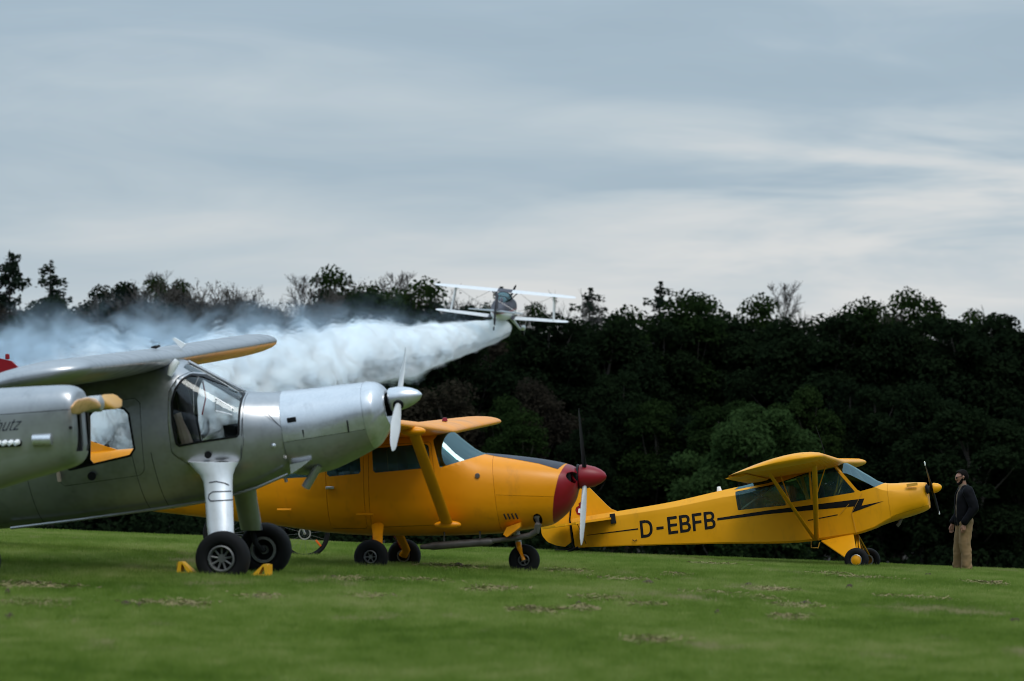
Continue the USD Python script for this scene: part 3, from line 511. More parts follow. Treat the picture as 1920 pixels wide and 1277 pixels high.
def blade(R, c, th, r0, pitch0=55, pitch1=18, n=14, tip=0.12):
    """A propeller blade along +z, its chord mostly along y, the shaft along x."""
    rings = []
    for k in np.linspace(0, 1, n):
        r = r0 + (R - r0) * k; cc = c * np.interp(k, [0, .18, .5, .85, 1 - tip * .4, 1], [.42, .7, 1.0, .8, .55, .12]); tt = th * np.interp(k, [0, .2, .5, 1], [1.6, 1.0, .6, .25])
        u = np.arange(16) / 16 * 2 * np.pi; y, x = cc / 2 * np.cos(u), tt / 2 * np.sin(u) * (1 + .25 * np.cos(u)); a = math.radians(90 - np.interp(k, [0, 1], [pitch0, pitch1]) - 0)
        a = math.radians(np.interp(k, [0, 1], [pitch0, pitch1])); rings.append(np.stack([x * math.cos(a) + y * math.sin(a), y * math.cos(a) - x * math.sin(a), np.full(16, r)], 1))
    return solid(rings)
def turn_x(m, deg, at=(0, 0, 0)): return m.rotate([float(deg), 0, 0]).translate([float(q) for q in at])
def seam(pts, y, r=0.004): return tube([(p[0], y, p[1]) for p in pts], r, 5)

# ---------------------------------------------------------------- silver high wing plane in the middle of the left half
fm = Frame((-3.112, 66.083, float(ground_z(-3.112, 66.083))), 10.0, 9.5, 1.9)
pl = thing('silver_high_wing_plane', 'silver single engined high wing plane with rounded spinner and fat black tyres', 'aeroplane', fm.loc, fm.R)
X = lambda px, py=800, Y=0: fm.xz(px, py, Y)[0]
top = fm.line([(538, 735), (500, 735), (458, 733), (420, 714), (385, 695), (352, 679), (326, 672), (290, 676), (200, 692), (100, 712), (0, 735), (-200, 790), (-450, 860), (-700, 925), (-760, 940)])
bot = fm.line([(549, 887), (515, 902), (480, 915), (440, 929), (400, 940), (340, 951), (280, 959), (150, 976), (0, 992), (-200, 1005), (-450, 1000), (-700, 985), (-760, 975)])
wid = [(X(542), .455), (X(500), .56), (X(455), .63), (X(400), .665), (X(300), .68), (X(100), .66), (X(-100), .58), (X(-400), .36), (X(-700), .12), (X(-755), .06)]
xs = np.concatenate([np.linspace(X(542), X(300), 26), np.linspace(X(300), X(-755), 26)])
hull = Hull(top, bot, wid, nu=[(X(-755), 2.2), (X(100), 2.8), (X(330), 3.4), (X(455), 2.9), (X(542), 2.1)], nl=[(X(-755), 2.0), (X(200), 2.1), (X(455), 2.1), (X(542), 2.05)], mid=0.52, xs=xs)
front_win = rounded(fm.line([(333, 837), (325, 795), (323, 755), (329, 729), (339, 712), (352, 702), (372, 705), (446, 739), (447, 818), (374, 829)], -.63), .03)
rear_win = rounded(fm.line([(118, 776), (222, 764), (240, 768), (254, 852), (118, 884)], -.67), .07)
aft_win = rounded(fm.line([(20, 800), (98, 780), (98, 880), (20, 890)], -.66), .07)
door_o = rounded(fm.line([(316, 790), (316, 735), (330, 708), (350, 697), (374, 700), (451, 735), (456, 830), (450, 866), (352, 872), (322, 850)], -.63), .04)
cargo_o = rounded(fm.line([(108, 766), (262, 745), (270, 880), (262, 892), (108, 914)], -.67), .06)
# the windscreen goes right round the front between the two side windows
screen = cross(fm.line([(356, 672), (358, 688), (374, 697), (449, 733), (462, 735), (462, 720)], 0))
sh = hull.shell(.018); holes = prism(front_win, -2, 2) + prism(rear_win, -2, 2) + prism(aft_win, -2, 2)
door_near = prism(door_o, -2, -.2); door_far = prism(door_o, .2, 2); cargo_n = prism(cargo_o, -2, -.2); cargo_f = prism(cargo_o, .2, 2)
screen_p = prism(screen, -.60, .60)
body = sh - holes - door_near - door_far - cargo_n - cargo_f - screen_p
part(pl, 'fuselage', body, silver)
for o, w_, y in ((door_o, front_win, -1), (cargo_o, rear_win, -1), (door_o, front_win, 1), (cargo_o, rear_win, 1)):
    d = part(pl, 'door', (sh ^ prism(o.offset(-.006), *((-2, -.2) if y < 0 else (.2, 2)))) - prism(w_, -2, 2), silver)
    part(d, 'window', pane((hull.solid(.007) - hull.solid(.012)) ^ prism(w_.offset(.01), *((-2, -.2) if y < 0 else (.2, 2))), y), gl_clear)
    if y < 0:
        cs = w_.offset(.012) - w_.offset(-.012); part(d, 'window_rubber', ((hull.solid(-.004) - hull.solid(.01)) ^ prism(cs, -2, -.2)), black_p)
part(pl, 'windscreen', (hull.solid(.004) - hull.solid(.010)) ^ screen_p, gl_clear)
fr = [tube([(*(lambda p: (p[0], y, p[1]))(fm.xz(a, b, 0)),) for a, b in ((354, 677), (420, 712), (460, 733))], .016, 8) for y in (-.02,)]
part(pl, 'windscreen_frame', join(*fr), silver)
part(pl, 'cabin_lining', (hull.solid(.03, X(60), X(470)) - hull.solid(.036, X(70), X(462))) - holes - screen_p - prism(fm.line([(318, 680), (460, 680), (460, 780), (318, 780)], 0), -2, 2), dark_int)
part(pl, 'cabin_floor', hull.solid(.04, X(80), X(465)) ^ box((-9, -2, -9), (9, 2, fm.xz(300, 886, 0)[1])), dark_int)
part(pl, 'instrument_panel', hull.solid(.04, X(440), X(462)) ^ box((-9, -2, -9), (9, 2, fm.xz(440, 795, 0)[1])), dark_int)
for y in (-.33, .33):
    a, b = fm.at(327, 722, y), fm.at(372, 838, y); st = UsdGeom.Xform.Define(stage, numbered(str(pl.GetPath()), 'seat')).GetPrim()
    p0, p1, p2 = fm.at(338, 716, y), fm.at(362, 836, y), fm.at(415, 850, y)
    part(st, 'backrest', tube([p0, p0 * .75 + p1 * .25, p1], [.045, .07, .075], 12, 3.1, (0, 1, 0)), seat_blk)
    part(st, 'cushion', tube([p1, p2], [.07, .06], 12, 3.1, (0, 1, 0)), seat_blk)
    part(st, 'side_panel', tube([fm.at(333, 775, y - .2), fm.at(352, 836, y - .2)], [.05, .075], 8, 1.0), beige)
part(pl, 'hand_strap', tube([fm.at(380, 715, -.3), fm.at(386, 745, -.3), fm.at(379, 778, -.3)], .008, 6), red_p)
part(pl, 'storm_window_frame', tube([fm.at(a, b, -.64) for a, b in ((405, 746), (437, 766), (436, 778), (404, 770), (405, 746))], .006, 6), silver_b)
# cowling
cx0, cx1 = X(542), fm.xz(694, 778, 0)[0]
ctop = fm.line([(534, 733), (600, 726), (684, 716.5), (700, 716)]); cbot = fm.line([(549, 888), (585, 890), (620, 882), (660, 865), (704, 841), (712, 836)])
cowl = Hull(ctop, cbot, [(cx0, .462), (cx1, .44)], nu=2.15, nl=2.1, mid=.5, n=20)
cs_seam = fm.line([(530, 830), (700, 803), (700, 950), (530, 950)], -.45)
cw = cowl.shell(.015, cx0 + .004, cx1 - .003, ends=False)
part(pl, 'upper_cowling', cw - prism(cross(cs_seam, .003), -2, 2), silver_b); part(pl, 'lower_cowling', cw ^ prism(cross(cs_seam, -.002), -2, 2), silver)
rx1 = fm.xz(726, 757, 0)[0]
ringh = Hull([(cx1, cowl.top(cx1)), (cx1 + .10, cowl.top(cx1) - .012), (cx1 + .17, cowl.top(cx1) - .05), (rx1 + .01, cowl.top(cx1) - .13)], [(cx1, cowl.bot(cx1)), (cx1 + .06, cowl.bot(cx1) + .03), (cx1 + .13, cowl.bot(cx1) + .10), (rx1 + .01, cowl.bot(cx1) + .24)], [(cx1, .44), (cx1 + .10, .42), (cx1 + .17, .35), (rx1 + .01, .25)], nu=2.15, nl=2.1, mid=.5, n=16)
hubp = fm.at(746, 752, 0); hz = hubp[2]
slot = prism(rounded([(rx1 - .10, hz - .155), (rx1 + .2, hz - .155), (rx1 + .2, hz + .135), (rx1 - .10, hz + .135)], .03), -.33, .33)
part(pl, 'nose_ring', ringh.shell(.03, ends=False) + (ringh.solid(.0, rx1 - .02, rx1 + .008) - slot), silver_b)
part(pl, 'engine_block', cowl.solid(.05, cx0 + .05, cx1 + .05), dark_int)
sb = fm.at(731, 750, 0)
part(pl, 'spinner', spin([(0, 0), (.125, 0), (.137, .02), (.138, .10), (.125, .19), (.098, .27), (.06, .34), (.022, .375), (0, .385)], 40, 'x', (sb[0], 0, sb[2])), silver_b)
part(pl, 'propeller_shaft', spin([(.06, -.25), (.06, .02)], 20, 'x', (sb[0], 0, sb[2])), dark_int)
hub = (sb[0] + .11, 0, sb[2])
for dg in (122, 302):
    b = part(pl, 'propeller_blade', turn_x(blade(1.10, .14, .045, .10, -56, -22), dg, hub), blade_p)
    part(b, 'blade_root', turn_x(spin([(.062, .09), (.062, .145), (.05, .150)], 20, 'z'), dg, hub), black_p)
part(pl, 'cowl_latch', join(rbox(np.array(fm.at(538, 784, -.43)) - [0, .03, 0], np.array(fm.at(556, 790, -.43)) + [0, .02, 0], .008)), black_p)
for a in ((568, 806, 824), (651, 788, 810)):
    p, q = fm.at(a[0], a[1], -.45), fm.at(a[0] + 3, a[2], -.43); part(pl, 'cowl_latch', tube([p + [0, -.012, 0], q + [0, -.012, 0]], .008, 6), black_p)
part(pl, 'cowl_flap', prism(fm.line([(549, 870), (588, 861), (572, 874), (551, 888)], -.25), -.42, -.12), silver_b)
part(pl, 'exhaust_stack', tube([fm.at(598, 872, -.22), fm.at(573, 914, -.22)], .05, 14, 1.5, (0, 1, 0)), silver)
part(pl, 'fuel_drain', tube([fm.at(534, 892, -.2), fm.at(537, 904, -.2)], .02, 8), silver)
part(pl, 'belly_rail', tube([fm.at(*p, -.30) for p in ((20, 990), (150, 974), (280, 956), (400, 938), (480, 915), (540, 889))], .018, 8), silver)
part(pl, 'step_hole', spin([(.0, -.004), (.042, -.004), (.042, .004), (0, .004)], 20, 'y', fm.at(390, 853, -.655)), black_p)
part(pl, 'step_hole', spin([(.0, -.004), (.05, -.004), (.05, .004), (0, .004)], 20, 'y', fm.at(172, 893, -.662)), black_p)
part(pl, 'rivet_cap', spin([(0, -.02), (.022, -.012), (.03, 0), (0, 0)], 16, 'y', fm.at(513, 836, -.53)), silver_b)
part(pl, 'door_hinge', rbox(fm.at(104, 878, -.69) - [.0, .01, 0], fm.at(116, 903, -.66), .008), beige)
for px in (300, 264, 60): part(pl, 'panel_seam', tube([q for q in hull.rings(-.0005, X(px), X(px) + .02)[0]][30:54], .0035, 5), antiglare)
for a, b in (((455, 742), (452, 860)), ((470, 745), (540, 822))): part(pl, 'panel_seam', tube([(lambda p: np.array([p[0], -float(hull.w(p[0])) * (1 - .05 * abs(t - .5)) - .001, p[2]]))(fm.at(a[0] + (b[0] - a[0]) * t, a[1] + (b[1] - a[1]) * t, -.6)) for t in np.linspace(.35, 1, 6)], .004, 5), antiglare)
# wing
def at3(px, py, Y): return fm.at(px, py, Y)
le_r = at3(340, 668, 0)
for y, px, py in ((-6.0, 160, 690), (6.0, 531, 637)):
    tip = at3(px, py, y); le0 = np.array([le_r[0], math.copysign(.001, y), le_r[2]])
    wg = part(pl, 'wing', half_wing(le0, tip, 1.95, 1.85, .155, 2.5, .42, 15, .022), silver)
    # flap and aileron hang as panels along the trailing edge
    for k0, k1, nm in ((.12, .52, 'flap'), (.54, .93, 'aileron')):
        rings = []
        for k in np.linspace(k0, k1, 3):
            le = le0 + (tip - le0) * k; c = 1.95 - .1 * k; p = foil(.42, .11, 9, 0); a = math.radians(5.0); rings.append(np.stack([le[0] - c * .80 + p[:, 0] * math.cos(a) - p[:, 1] * math.sin(a), np.full(len(p), le[1]), le[2] - c * .80 * math.sin(math.radians(2.5)) - .045 + p[:, 0] * math.sin(a) + p[:, 1]], 1))
        part(wg, nm, solid(rings), silver)
pa = at3(333, 645, .4); part(pl, 'antenna', prism([(pa[0] + .04, pa[2] - .06), (pa[0] - .05, pa[2] + .07), (pa[0] - .02, pa[2] + .08), (pa[0] + .10, pa[2] - .02)], .38, .42), white_p)
part(pl, 'filler_cap', spin([(0, .02), (.05, .018), (.06, 0), (0, -.02)], 20, 'z', at3(292, 651, -.5)), black_p)
part(pl, 'wing_fairing', tube([at3(318, 704, -.62), at3(324, 688, -.62), at3(333, 676, -.60)], [.03, .05, .04], 10), white_p)
# undercarriage
for y, legs, wc in ((-1, [(352, 448, 866), (362, 441, 878), (374, 437, 890), (381, 436, 903), (384, 436, 925), (388, 438, 985), (390, 438, 1003)], (418, 1047)), (1, [(424, 492, 890), (430, 488, 905), (436, 480, 918), (440, 482, 935), (447, 488, 970), (452, 492, 994)], (497, 1030))):
    rings = []
    for k, (a, b, py) in enumerate(legs):
        Y = y * np.interp(py, [866, 1000], [.62, .97]); p, q = fm.at(a, py, Y), fm.at(b, py, Y); u = np.arange(28) / 28 * 2 * np.pi; ty = .19 if k > 2 else .19 + .03 * (3 - k)
        rings.append(((p + q) / 2) + np.cos(u)[:, None] * (q - p) / 2 + np.sin(u)[:, None] * np.array([0, ty * .62, 0]))
    lg = part(pl, 'undercarriage_leg', solid(rings), legwhite if y < 0 else silver)
    Yc = y * 1.1; hub_at = wheel(pl, fm, *wc, Yc, .315, .25, .155, wheel_metal, spokes=9, side=y)
    part(lg, 'axle_fork', tube([(rings[-1].mean(0)) + [0, 0, .05], fm.at(wc[0] - 18, wc[1] - 12, y * .93), np.array([hub_at[0], y * .93, hub_at[2]]), np.array([hub_at[0], Yc, hub_at[2]])], .035, 8), dark_int)
    if y < 0:
        ln = [(392, 905), (405, 903), (420, 906), (435, 914)]
        pan = [(437, 921), (400, 922), (393, 927), (392, 934), (397, 939), (437, 937)]
        cuff = solid([r.mean(0) + (r - r.mean(0)) * 1.022 for r in rings]) - solid([r.mean(0) + (r - r.mean(0)) * .99 for r in rings])
        for nm, pp in (('leg_seam', ln), ('leg_panel_edge', pan)): part(lg, nm, cuff ^ prism(cross(np.array(LineString(fm.line(pp, -.85)).buffer(.0065).exterior.coords)[:-1]), -2, -.80), antiglare, smooth=False)
part(pl, 'leg_gap', m3.Manifold.sphere(1, 24).scale([.15, .05, .035]).translate([float(q) for q in fm.at(406, 871, -.65)]), black_p)
# tail, beyond the left edge of the picture
tx, tz = fm.xz(-735, 950, 0)
part(pl, 'fin', m3.Manifold.batch_hull([box((tx, -.04, tz), (tx + 1.5, .04, tz + .05)), box((tx - .15, -.02, tz + 1.35), (tx + .55, .02, tz + 1.4))]), silver)
part(pl, 'rudder', prism([(tx - .55, tz - .1), (tx - .02, tz - .1), (tx - .17, tz + 1.42), (tx - .6, tz + 1.42)], -.025, .025), silver)
part(pl, 'tailplane', box((tx - .4, -2.2, tz + .12), (tx + .6, 2.2, tz + .18)), silver)
part(pl, 'tail_wheel', tyre(.14, .10, .06, (tx + .2, 0, fm.low(tx + .2, 0) + .12), 30), rubber)
part(pl, 'tail_wheel_strut', tube([(tx + .55, 0, tz - .08), (tx + .2, 0, fm.low(tx + .2, 0) + .12)], .03, 8), steel)
# wheel chocks, each a moulded wedge with an opening
def chock(px, py, Y, flip, label):
    p = fm.R @ fm.at(px, py, Y) + fm.loc; zg = float(ground_z(p[0], p[1])) + .035; o = Frame((p[0], p[1], zg), 10.0)
    c = thing('wheel_chock', label, 'wheel chock', o.loc, o.R); s = -1 if flip else 1
    prof = cross([(0, 0), (.21, 0), (.19, .135), (.15, .135), (.02, .02)] if s > 0 else [(0, 0), (-.21, 0), (-.19, .135), (-.15, .135), (-.02, .02)]); hole = cross([(s * .09, .018), (s * .165, .018), (s * .155, .105), (s * .14, .105)])
    part(c, 'body', prism(prof - hole, -.09, .09), chock_y)
    for k in range(5): part(c, 'rib', box((s * .206 if s > 0 else s * .206 - .006, -.08 + k * .036, .005), (s * .206 + (.012 if s > 0 else -.006), -.066 + k * .036, .13)), chock_y)
    return c
chock_y = paint('chock_yellow', (0.70, 0.36, 0.006), 0.5)
chock(473, 1084, -1.08, False, 'yellow plastic wheel chock in front of the near silver plane tyre'); chock(368, 1084, -1.08, True, 'yellow plastic wheel chock behind the near silver plane tyre')

# ---------------------------------------------------------------- silver plane whose nose comes in at the left edge
fn = Frame((-4.267, 58.5, float(ground_z(-4.267, 58.5))), 11.0, 4.5, 0.5)
np_ = thing('silver_trainer_plane', 'silver plane cut by the left edge with wooden propeller and row of exhaust stubs', 'aeroplane', fn.loc, fn.R)
X = lambda px, py=800, Y=0: fn.xz(px, py, Y)[0]
top = fn.line([(158, 752), (156, 742), (151, 733), (140, 725), (124, 722), (60, 724.5), (0, 728), (-120, 734), (-200, 738), (-420, 760), (-700, 815), (-920, 865)])
bot = fn.line([(159, 842), (157, 855), (150, 868), (138, 875), (100, 887), (50, 901), (0, 917), (-60, 931), (-200, 948), (-420, 950), (-700, 930), (-920, 905)])
wid = [(X(158), .22), (X(154), .285), (X(146), .315), (X(125), .335), (X(60), .36), (X(0), .375), (X(-200), .43), (X(-420), .42), (X(-700), .22), (X(-915), .04)]
hull = Hull(top, bot, wid, nu=[(X(-915), 2.2), (X(0), 3.0), (X(158), 3.2)], nl=[(X(-915), 2.2), (X(0), 2.8), (X(158), 3.0)], mid=.55, xs=np.concatenate([np.linspace(X(158), X(120), 12), np.linspace(X(115), X(-915), 34)]))
fz = fn.at(157, 800, 0)
intake = prism(rounded([(X(158) - .12, fz[2] - .25), (X(158) + .3, fz[2] - .25), (X(158) + .3, fz[2] + .17), (X(158) - .12, fz[2] + .17)], .03), -.235, -.07); intake2 = intake.mirror([0, 1, 0])
sh = hull.shell(.02) - intake - intake2
wall = X(-118); sl = cross(fn.line([(-118, 786), (170, 765), (170, 1000), (-118, 1000)], -.36), .003); fore = box((wall + .004, -2, -9), (9, 2, 9))
part(np_, 'fuselage', sh ^ box((-20, -2, -9), (wall, 2, 9)), silver)
part(np_, 'upper_cowling', (sh ^ fore) - prism(sl, -2, 2), silver); part(np_, 'lower_cowling', (sh ^ fore) ^ prism(sl.offset(-.006), -2, 2), silver)
part(np_, 'engine_block', hull.solid(.07, X(-100), X(158) - .16), dark_int)
ky = lambda px, py: -float(hull.w(X(px, py, -.36)))
stubs = [part(np_, 'exhaust_stub', tube([fn.at(31 - k * 11.6, 828.5 - k * -.45, ky(20, 830) + .06), fn.at(33 - k * 11.6, 829 - k * -.45, ky(20, 830) - .03), fn.at(27 - k * 11.6, 832 - k * -.45, ky(20, 830) - .06)], [.026, .028, .024], 12), white_p) for k in range(6)]
part(np_, 'exhaust_slot', prism(rounded(fn.line([(40, 825), (40, 837), (-38, 841), (-38, 829)], -.37), .015), -.385, -.33), black_p)
p, q = fn.at(60, 826, -.355), fn.at(98, 824, -.345)
part(np_, 'cowl_blister', tube([p, p + (q - p) * .05, q - (q - p) * .05, q], [.04, .062, .062, .04], 20, 1.0), silver_b)
part(np_, 'cowl_screw', spin([(0, -.012), (.016, -.01), (.018, .01), (0, .01)], 14, 'y', fn.at(132, 802, -.338)), dark_int)
tm = meshkit.text_mesh('Schutz', 1.0, 1.0); v = np.array(tm.vertices); o = np.array(fn.xz(-41, 812, -.37)); eU = np.array(fn.xz(33, 806, -.37)) - o; eV = np.array(fn.xz(-38, 790, -.37)) - o
wd = v[:, 0].max(); xz = o + v[:, :1] / wd * eU + v[:, 1:2] * (eV + eU * .10); tv = np.stack([xz[:, 0], -.6 + v[:, 2] * .45, xz[:, 1]], 1)
part(np_, 'lettering', (hull.solid(-.003) ^ man(tv, tm.faces)) - hull.solid(0.0), antiglare, smooth=False)
hb = fn.at(181, 757, 0)
part(np_, 'propeller_hub', spin([(0, -.14), (.075, -.14), (.085, -.05), (.085, .05), (.05, .07), (0, .075)], 28, 'x', hb), steel)
part(np_, 'propeller_shaft', spin([(.05, -.3), (.05, -.12)], 16, 'x', hb), dark_int)
part(np_, 'propeller_blade', turn_x(blade(.98, .20, .09, .02, 48, 22), 92, hb), wood); part(np_, 'propeller_blade', turn_x(blade(.98, .20, .09, .02, 48, 22), 272, hb), ochre)
# low wing, wheels, canopy and tail lie outside the frame
for s in (-1, 1):
    le0 = np.array([*fn.xz(-260, 935, 0)]); le0 = np.array([le0[0], s * .3, le0[1]]); part(np_, 'wing', half_wing(le0, le0 + [-.3, s * 4.6, .35], 2.0, 1.2, .14, 1.0, .5), silver)
    at_ = wheel(np_, fn, -44, 1050, s * .95, .27, .19, .12, silver_b, side=s, xz=fn.xz(-46, 1052, .95))
    part(np_, 'undercarriage_leg', tube([le0 + [-.2, s * .5, .05], np.array([at_[0] - .05, s * .82, at_[2] + .25]), np.array([at_[0], s * .84, at_[2]])], [.06, .055, .045], 12), silver)
cp = Hull(fn.line([(-225, 735), (-260, 690), (-330, 668), (-420, 680), (-520, 790)]), fn.line([(-225, 760), (-520, 800)]), [(X(-225), .25), (X(-270), .33), (X(-430), .33), (X(-520), .2)], n=16, m=32)
cpn = part(np_, 'canopy', cp.shell(.008), gl_clear); part(cpn, 'canopy_frame', join(*[tube([(x, y, z) for x, y, z in cp.rings(-.004, x0, x0 + .05)[0][::2]], .014, 6) for x0 in (X(-270), X(-340), X(-420))]), silver)
tx, tz = fn.xz(-890, 885, 0)
part(np_, 'fin', m3.Manifold.batch_hull([box((tx, -.04, tz), (tx + 1.1, .04, tz + .04)), box((tx - .1, -.02, tz + 1.1), (tx + .4, .02, tz + 1.14))]), silver)
part(np_, 'tailplane', box((tx - .3, -1.7, tz + .05), (tx + .6, 1.7, tz + .11)), silver)
part(np_, 'tail_wheel', tyre(.13, .09, .05, (tx + .3, 0, fn.low(tx + .3, 0) + .11), 26), rubber); part(np_, 'tail_wheel_strut', tube([(tx + .6, 0, tz - .1), (tx + .3, 0, fn.low(tx + .3, 0) + .11)], .03, 8), steel)

# ---------------------------------------------------------------- orange high wing plane with red nose
fc = Frame((-1.631, 74.43, float(ground_z(-1.631, 74.43))), 8.7, 1.0, 0.0)
ce = thing('orange_high_wing_plane', 'orange high wing plane with dark red nose bowl and three bladed propeller', 'aeroplane', fc.loc, fc.R)
X = lambda px, py=930, Y=0: fc.xz(px, py, Y)[0]
top = fc.line([(1086, 882), (1081, 877), (1072, 872.5), (1058, 868.5), (1010, 860), (950, 853), (908, 849), (870, 826), (846, 806), (836, 801), (800, 799), (740, 802), (640, 811), (400, 829), (222, 843), (0, 862), (-60, 868)])
bot = fc.line([(1086, 914), (1082, 932), (1070, 955), (1056, 970), (1033, 985), (1000, 991), (935, 1000), (840, 1004), (700, 1004), (600, 997), (540, 988), (440, 977), (340, 965), (280, 958), (150, 935), (0, 908), (-60, 900)])
wid = [(X(1086), .20), (X(1081), .27), (X(1072), .335), (X(1058), .40), (X(1020), .475), (X(935), .545), (X(860), .575), (X(700), .585), (X(560), .53), (X(400), .36), (X(200), .17), (X(-55), .035)]
hull = Hull(top, bot, wid, nu=[(X(-55), 2.2), (X(400), 2.5), (X(700), 3.2), (X(905), 2.5), (X(1086), 2.2)], nl=[(X(-55), 2.1), (X(400), 2.2), (X(700), 2.45), (X(950), 2.3), (X(1086), 2.1)], mid=.56, xs=np.concatenate([np.linspace(X(1086), X(1020), 12), np.linspace(X(1015), X(780), 20), np.linspace(X(770), X(-55), 22)]))
door_win = rounded(fc.line([(697, 841), (795, 832), (803, 836), (807, 877), (700, 887)], -.57), .03)
rear_win = rounded(fc.line([(610, 856), (674, 846), (677, 888), (613, 894)], -.57), .03)
aft_win = rounded(fc.line([(500, 868), (592, 857), (596, 894), (515, 898)], -.54), .05)
screen = rounded(fc.line([(815, 825), (838, 794), (872, 812), (930, 846), (921, 849.5), (905, 852), (880, 861), (830, 877)], -.35), .015)
door_o = rounded(fc.line([(608, 852), (681, 842), (684, 992), (614, 992)], -.58), .03); door2_o = rounded(fc.line([(690, 836), (806, 828), (814, 880), (822, 985), (692, 990)], -.58), .03)
red_z = cross(fc.line([(1062, 850), (1055, 872), (1047, 892), (1039, 930), (1031, 990), (1031, 1010), (1120, 1010), (1120, 850)], -.4))
cowl_z = cross(fc.line([(917, 835), (919, 850), (926, 900), (932, 960), (936, 1012), (1130, 1012), (1130, 835)], -.5))
low_z = cross(fc.line([(900, 927), (1130, 935), (1130, 1030), (900, 1030)], -.5))
sh = hull.shell(.016); wins = prism(door_win, -2, 2) + prism(rear_win, -2, 2) + prism(aft_win, -2, 2) + prism(screen, -2, 2)
doors = prism(door_o, -2, -.2) + prism(door2_o, -2, -.2) + prism(door2_o, .2, 2); slotz = fc.at(1084, 898, 0)
inl = lambda s: tube([(slotz[0] - .16, s * .235, slotz[2] + .02), (slotz[0] + .2, s * .235, slotz[2] + .02)], .075, 20, 1.3, (0, 1, 0))
part(ce, 'fuselage', sh - wins - doors - prism(cowl_z.offset(.002), -2, 2), orange)
cw = sh ^ prism(cowl_z.offset(-.002), -2, 2); pipe_hole = prism(cross([(lambda p: (p[0] + .06 * math.cos(a), p[1] + .075 * math.sin(a)))(fc.xz(1006, 974, -.42)) for a in np.linspace(0, 6.283, 20)]), -.9, -.2)
part(ce, 'upper_cowling', cw - prism(low_z.offset(.002), -2, 2) - prism(red_z, -2, 2), orange); part(ce, 'lower_cowling', (cw ^ prism(low_z.offset(-.002), -2, 2)) - prism(red_z, -2, 2) - pipe_hole, orange)
part(ce, 'nose_bowl', (cw ^ prism(red_z.offset(-.001), -2, 2)) - inl(-1) - inl(1), red_p)
part(ce, 'engine_block', hull.solid(.06, X(940), X(1065)), dark_int)
ag = cross(fc.line([(908, 851.5), (930, 855.5), (960, 860), (1010, 869), (1046, 879.5), (1056, 868), (1052, 850), (900, 838)], -.3))
part(ce, 'antiglare_panel', ((hull.solid(-.003) - hull.solid(.001)) ^ prism(ag, -2, 2)) - prism(red_z.offset(.001), -2, 2), antiglare)
for o, w_, y in ((door_o, rear_win, (-2, -.2)), (door2_o, door_win, (-2, -.2)), (door2_o, door_win, (.2, 2))):
    d = part(ce, 'door', (sh ^ prism(o.offset(-.005), *y)) - prism(w_, -2, 2), orange); part(d, 'window', pane((hull.solid(.005) - hull.solid(.010)) ^ prism(w_.offset(.008), *y), 1 if y[0] > 0 else -1), gl_dark)
    if w_ is rear_win: part(d, 'handle', rbox(fc.at(611, 912, -.575) - [0, .035, 0], fc.at(627, 917, -.575), .01), silver_b)
for y in ((-2, -.2), (.2, 2)): part(ce, 'side_window', (hull.solid(.005) - hull.solid(.010)) ^ prism(aft_win.offset(.008), *y), gl_dark)
part(ce, 'side_window', (hull.solid(.005) - hull.solid(.010)) ^ prism(rear_win.offset(.008), .2, 2), gl_dark)
part(ce, 'windscreen', (hull.solid(.004) - hull.solid(.010)) ^ prism(screen.offset(.006), -2, 2), gl_teal)
part(ce, 'cabin_lining', (hull.solid(.03, X(480), X(905)) - hull.solid(.037, X(490), X(896))) - wins, dark_int)
part(ce, 'cabin_floor', hull.solid(.04, X(480), X(905)) ^ box((-9, -2, -9), (9, 2, fc.xz(700, 955, 0)[1])), dark_int)
part(ce, 'instrument_panel', hull.solid(.04, X(868), X(904)) ^ box((-9, -2, -9), (9, 2, fc.xz(880, 862, 0)[1])), dark_int)
for px in (760, 650):
    for y in (-.27, .27):
        st = UsdGeom.Xform.Define(stage, numbered(str(ce.GetPath()), 'seat')).GetPrim(); a, b, c = fc.at(px - 8, 845, y), fc.at(px, 925, y), fc.at(px + 55, 920, y)
        part(st, 'backrest', tube([a, a * .8 + b * .2, b], [.05, .065, .07], 12, 2.8, (0, 1, 0)), seat_blk); part(st, 'cushion', tube([b, c], .06, 12, 2.9, (0, 1, 0)), seat_blk)
for k in range(4): part(ce, 'louvre', tube([fc.at(944.5 + 7.2 * k, 963.5 - k * .3, -.505) , fc.at(949.5 + 7.2 * k, 974 - k * .3, -.495)], .011, 8), black_p)
for a in ((520, 546, 956), (668, 700, 965)): part(ce, 'door_hinge', tube([fc.at(a[0], a[2], -.555 if a[0] < 600 else -.585), fc.at(a[1], a[2], -.56 if a[0] < 600 else -.585)], .018, 10), orange)
part(ce, 'cowl_cap', spin([(0, -.012), (.03, -.01), (.034, .01), (0, .01)], 18, 'y', fc.at(895, 892, -.557)), exh)
part(ce, 'cowl_flap', prism(fc.line([(946, 1002), (953, 988), (979, 979), (978, 988), (953, 1007)], -.3), -.42, -.20), orange)
ep = [fc.at(1006, 970, -.38), fc.at(1009, 984, -.42), fc.at(1006, 996, -.40), fc.at(994, 1004, -.34), fc.at(960, 1010, -.28), fc.at(915, 1015, -.26)]
part(ce, 'exhaust_pipe', tube(ep, [.045, .045, .042, .04, .034, .032], 14), exh)
part(ce, 'muffler', tube([fc.at(925, 1015, -.26), fc.at(918, 1015.5, -.26), fc.at(812, 1024, -.26), fc.at(806, 1024.5, -.26), fc.at(788, 1025.5, -.26)], [.030, .052, .052, .042, .030], 18), exh)
for px in (900, 833): part(ce, 'muffler_clamp', tube([fc.at(px, 985, -.24), fc.at(px, 1018, -.26)], .012, 6), exh)
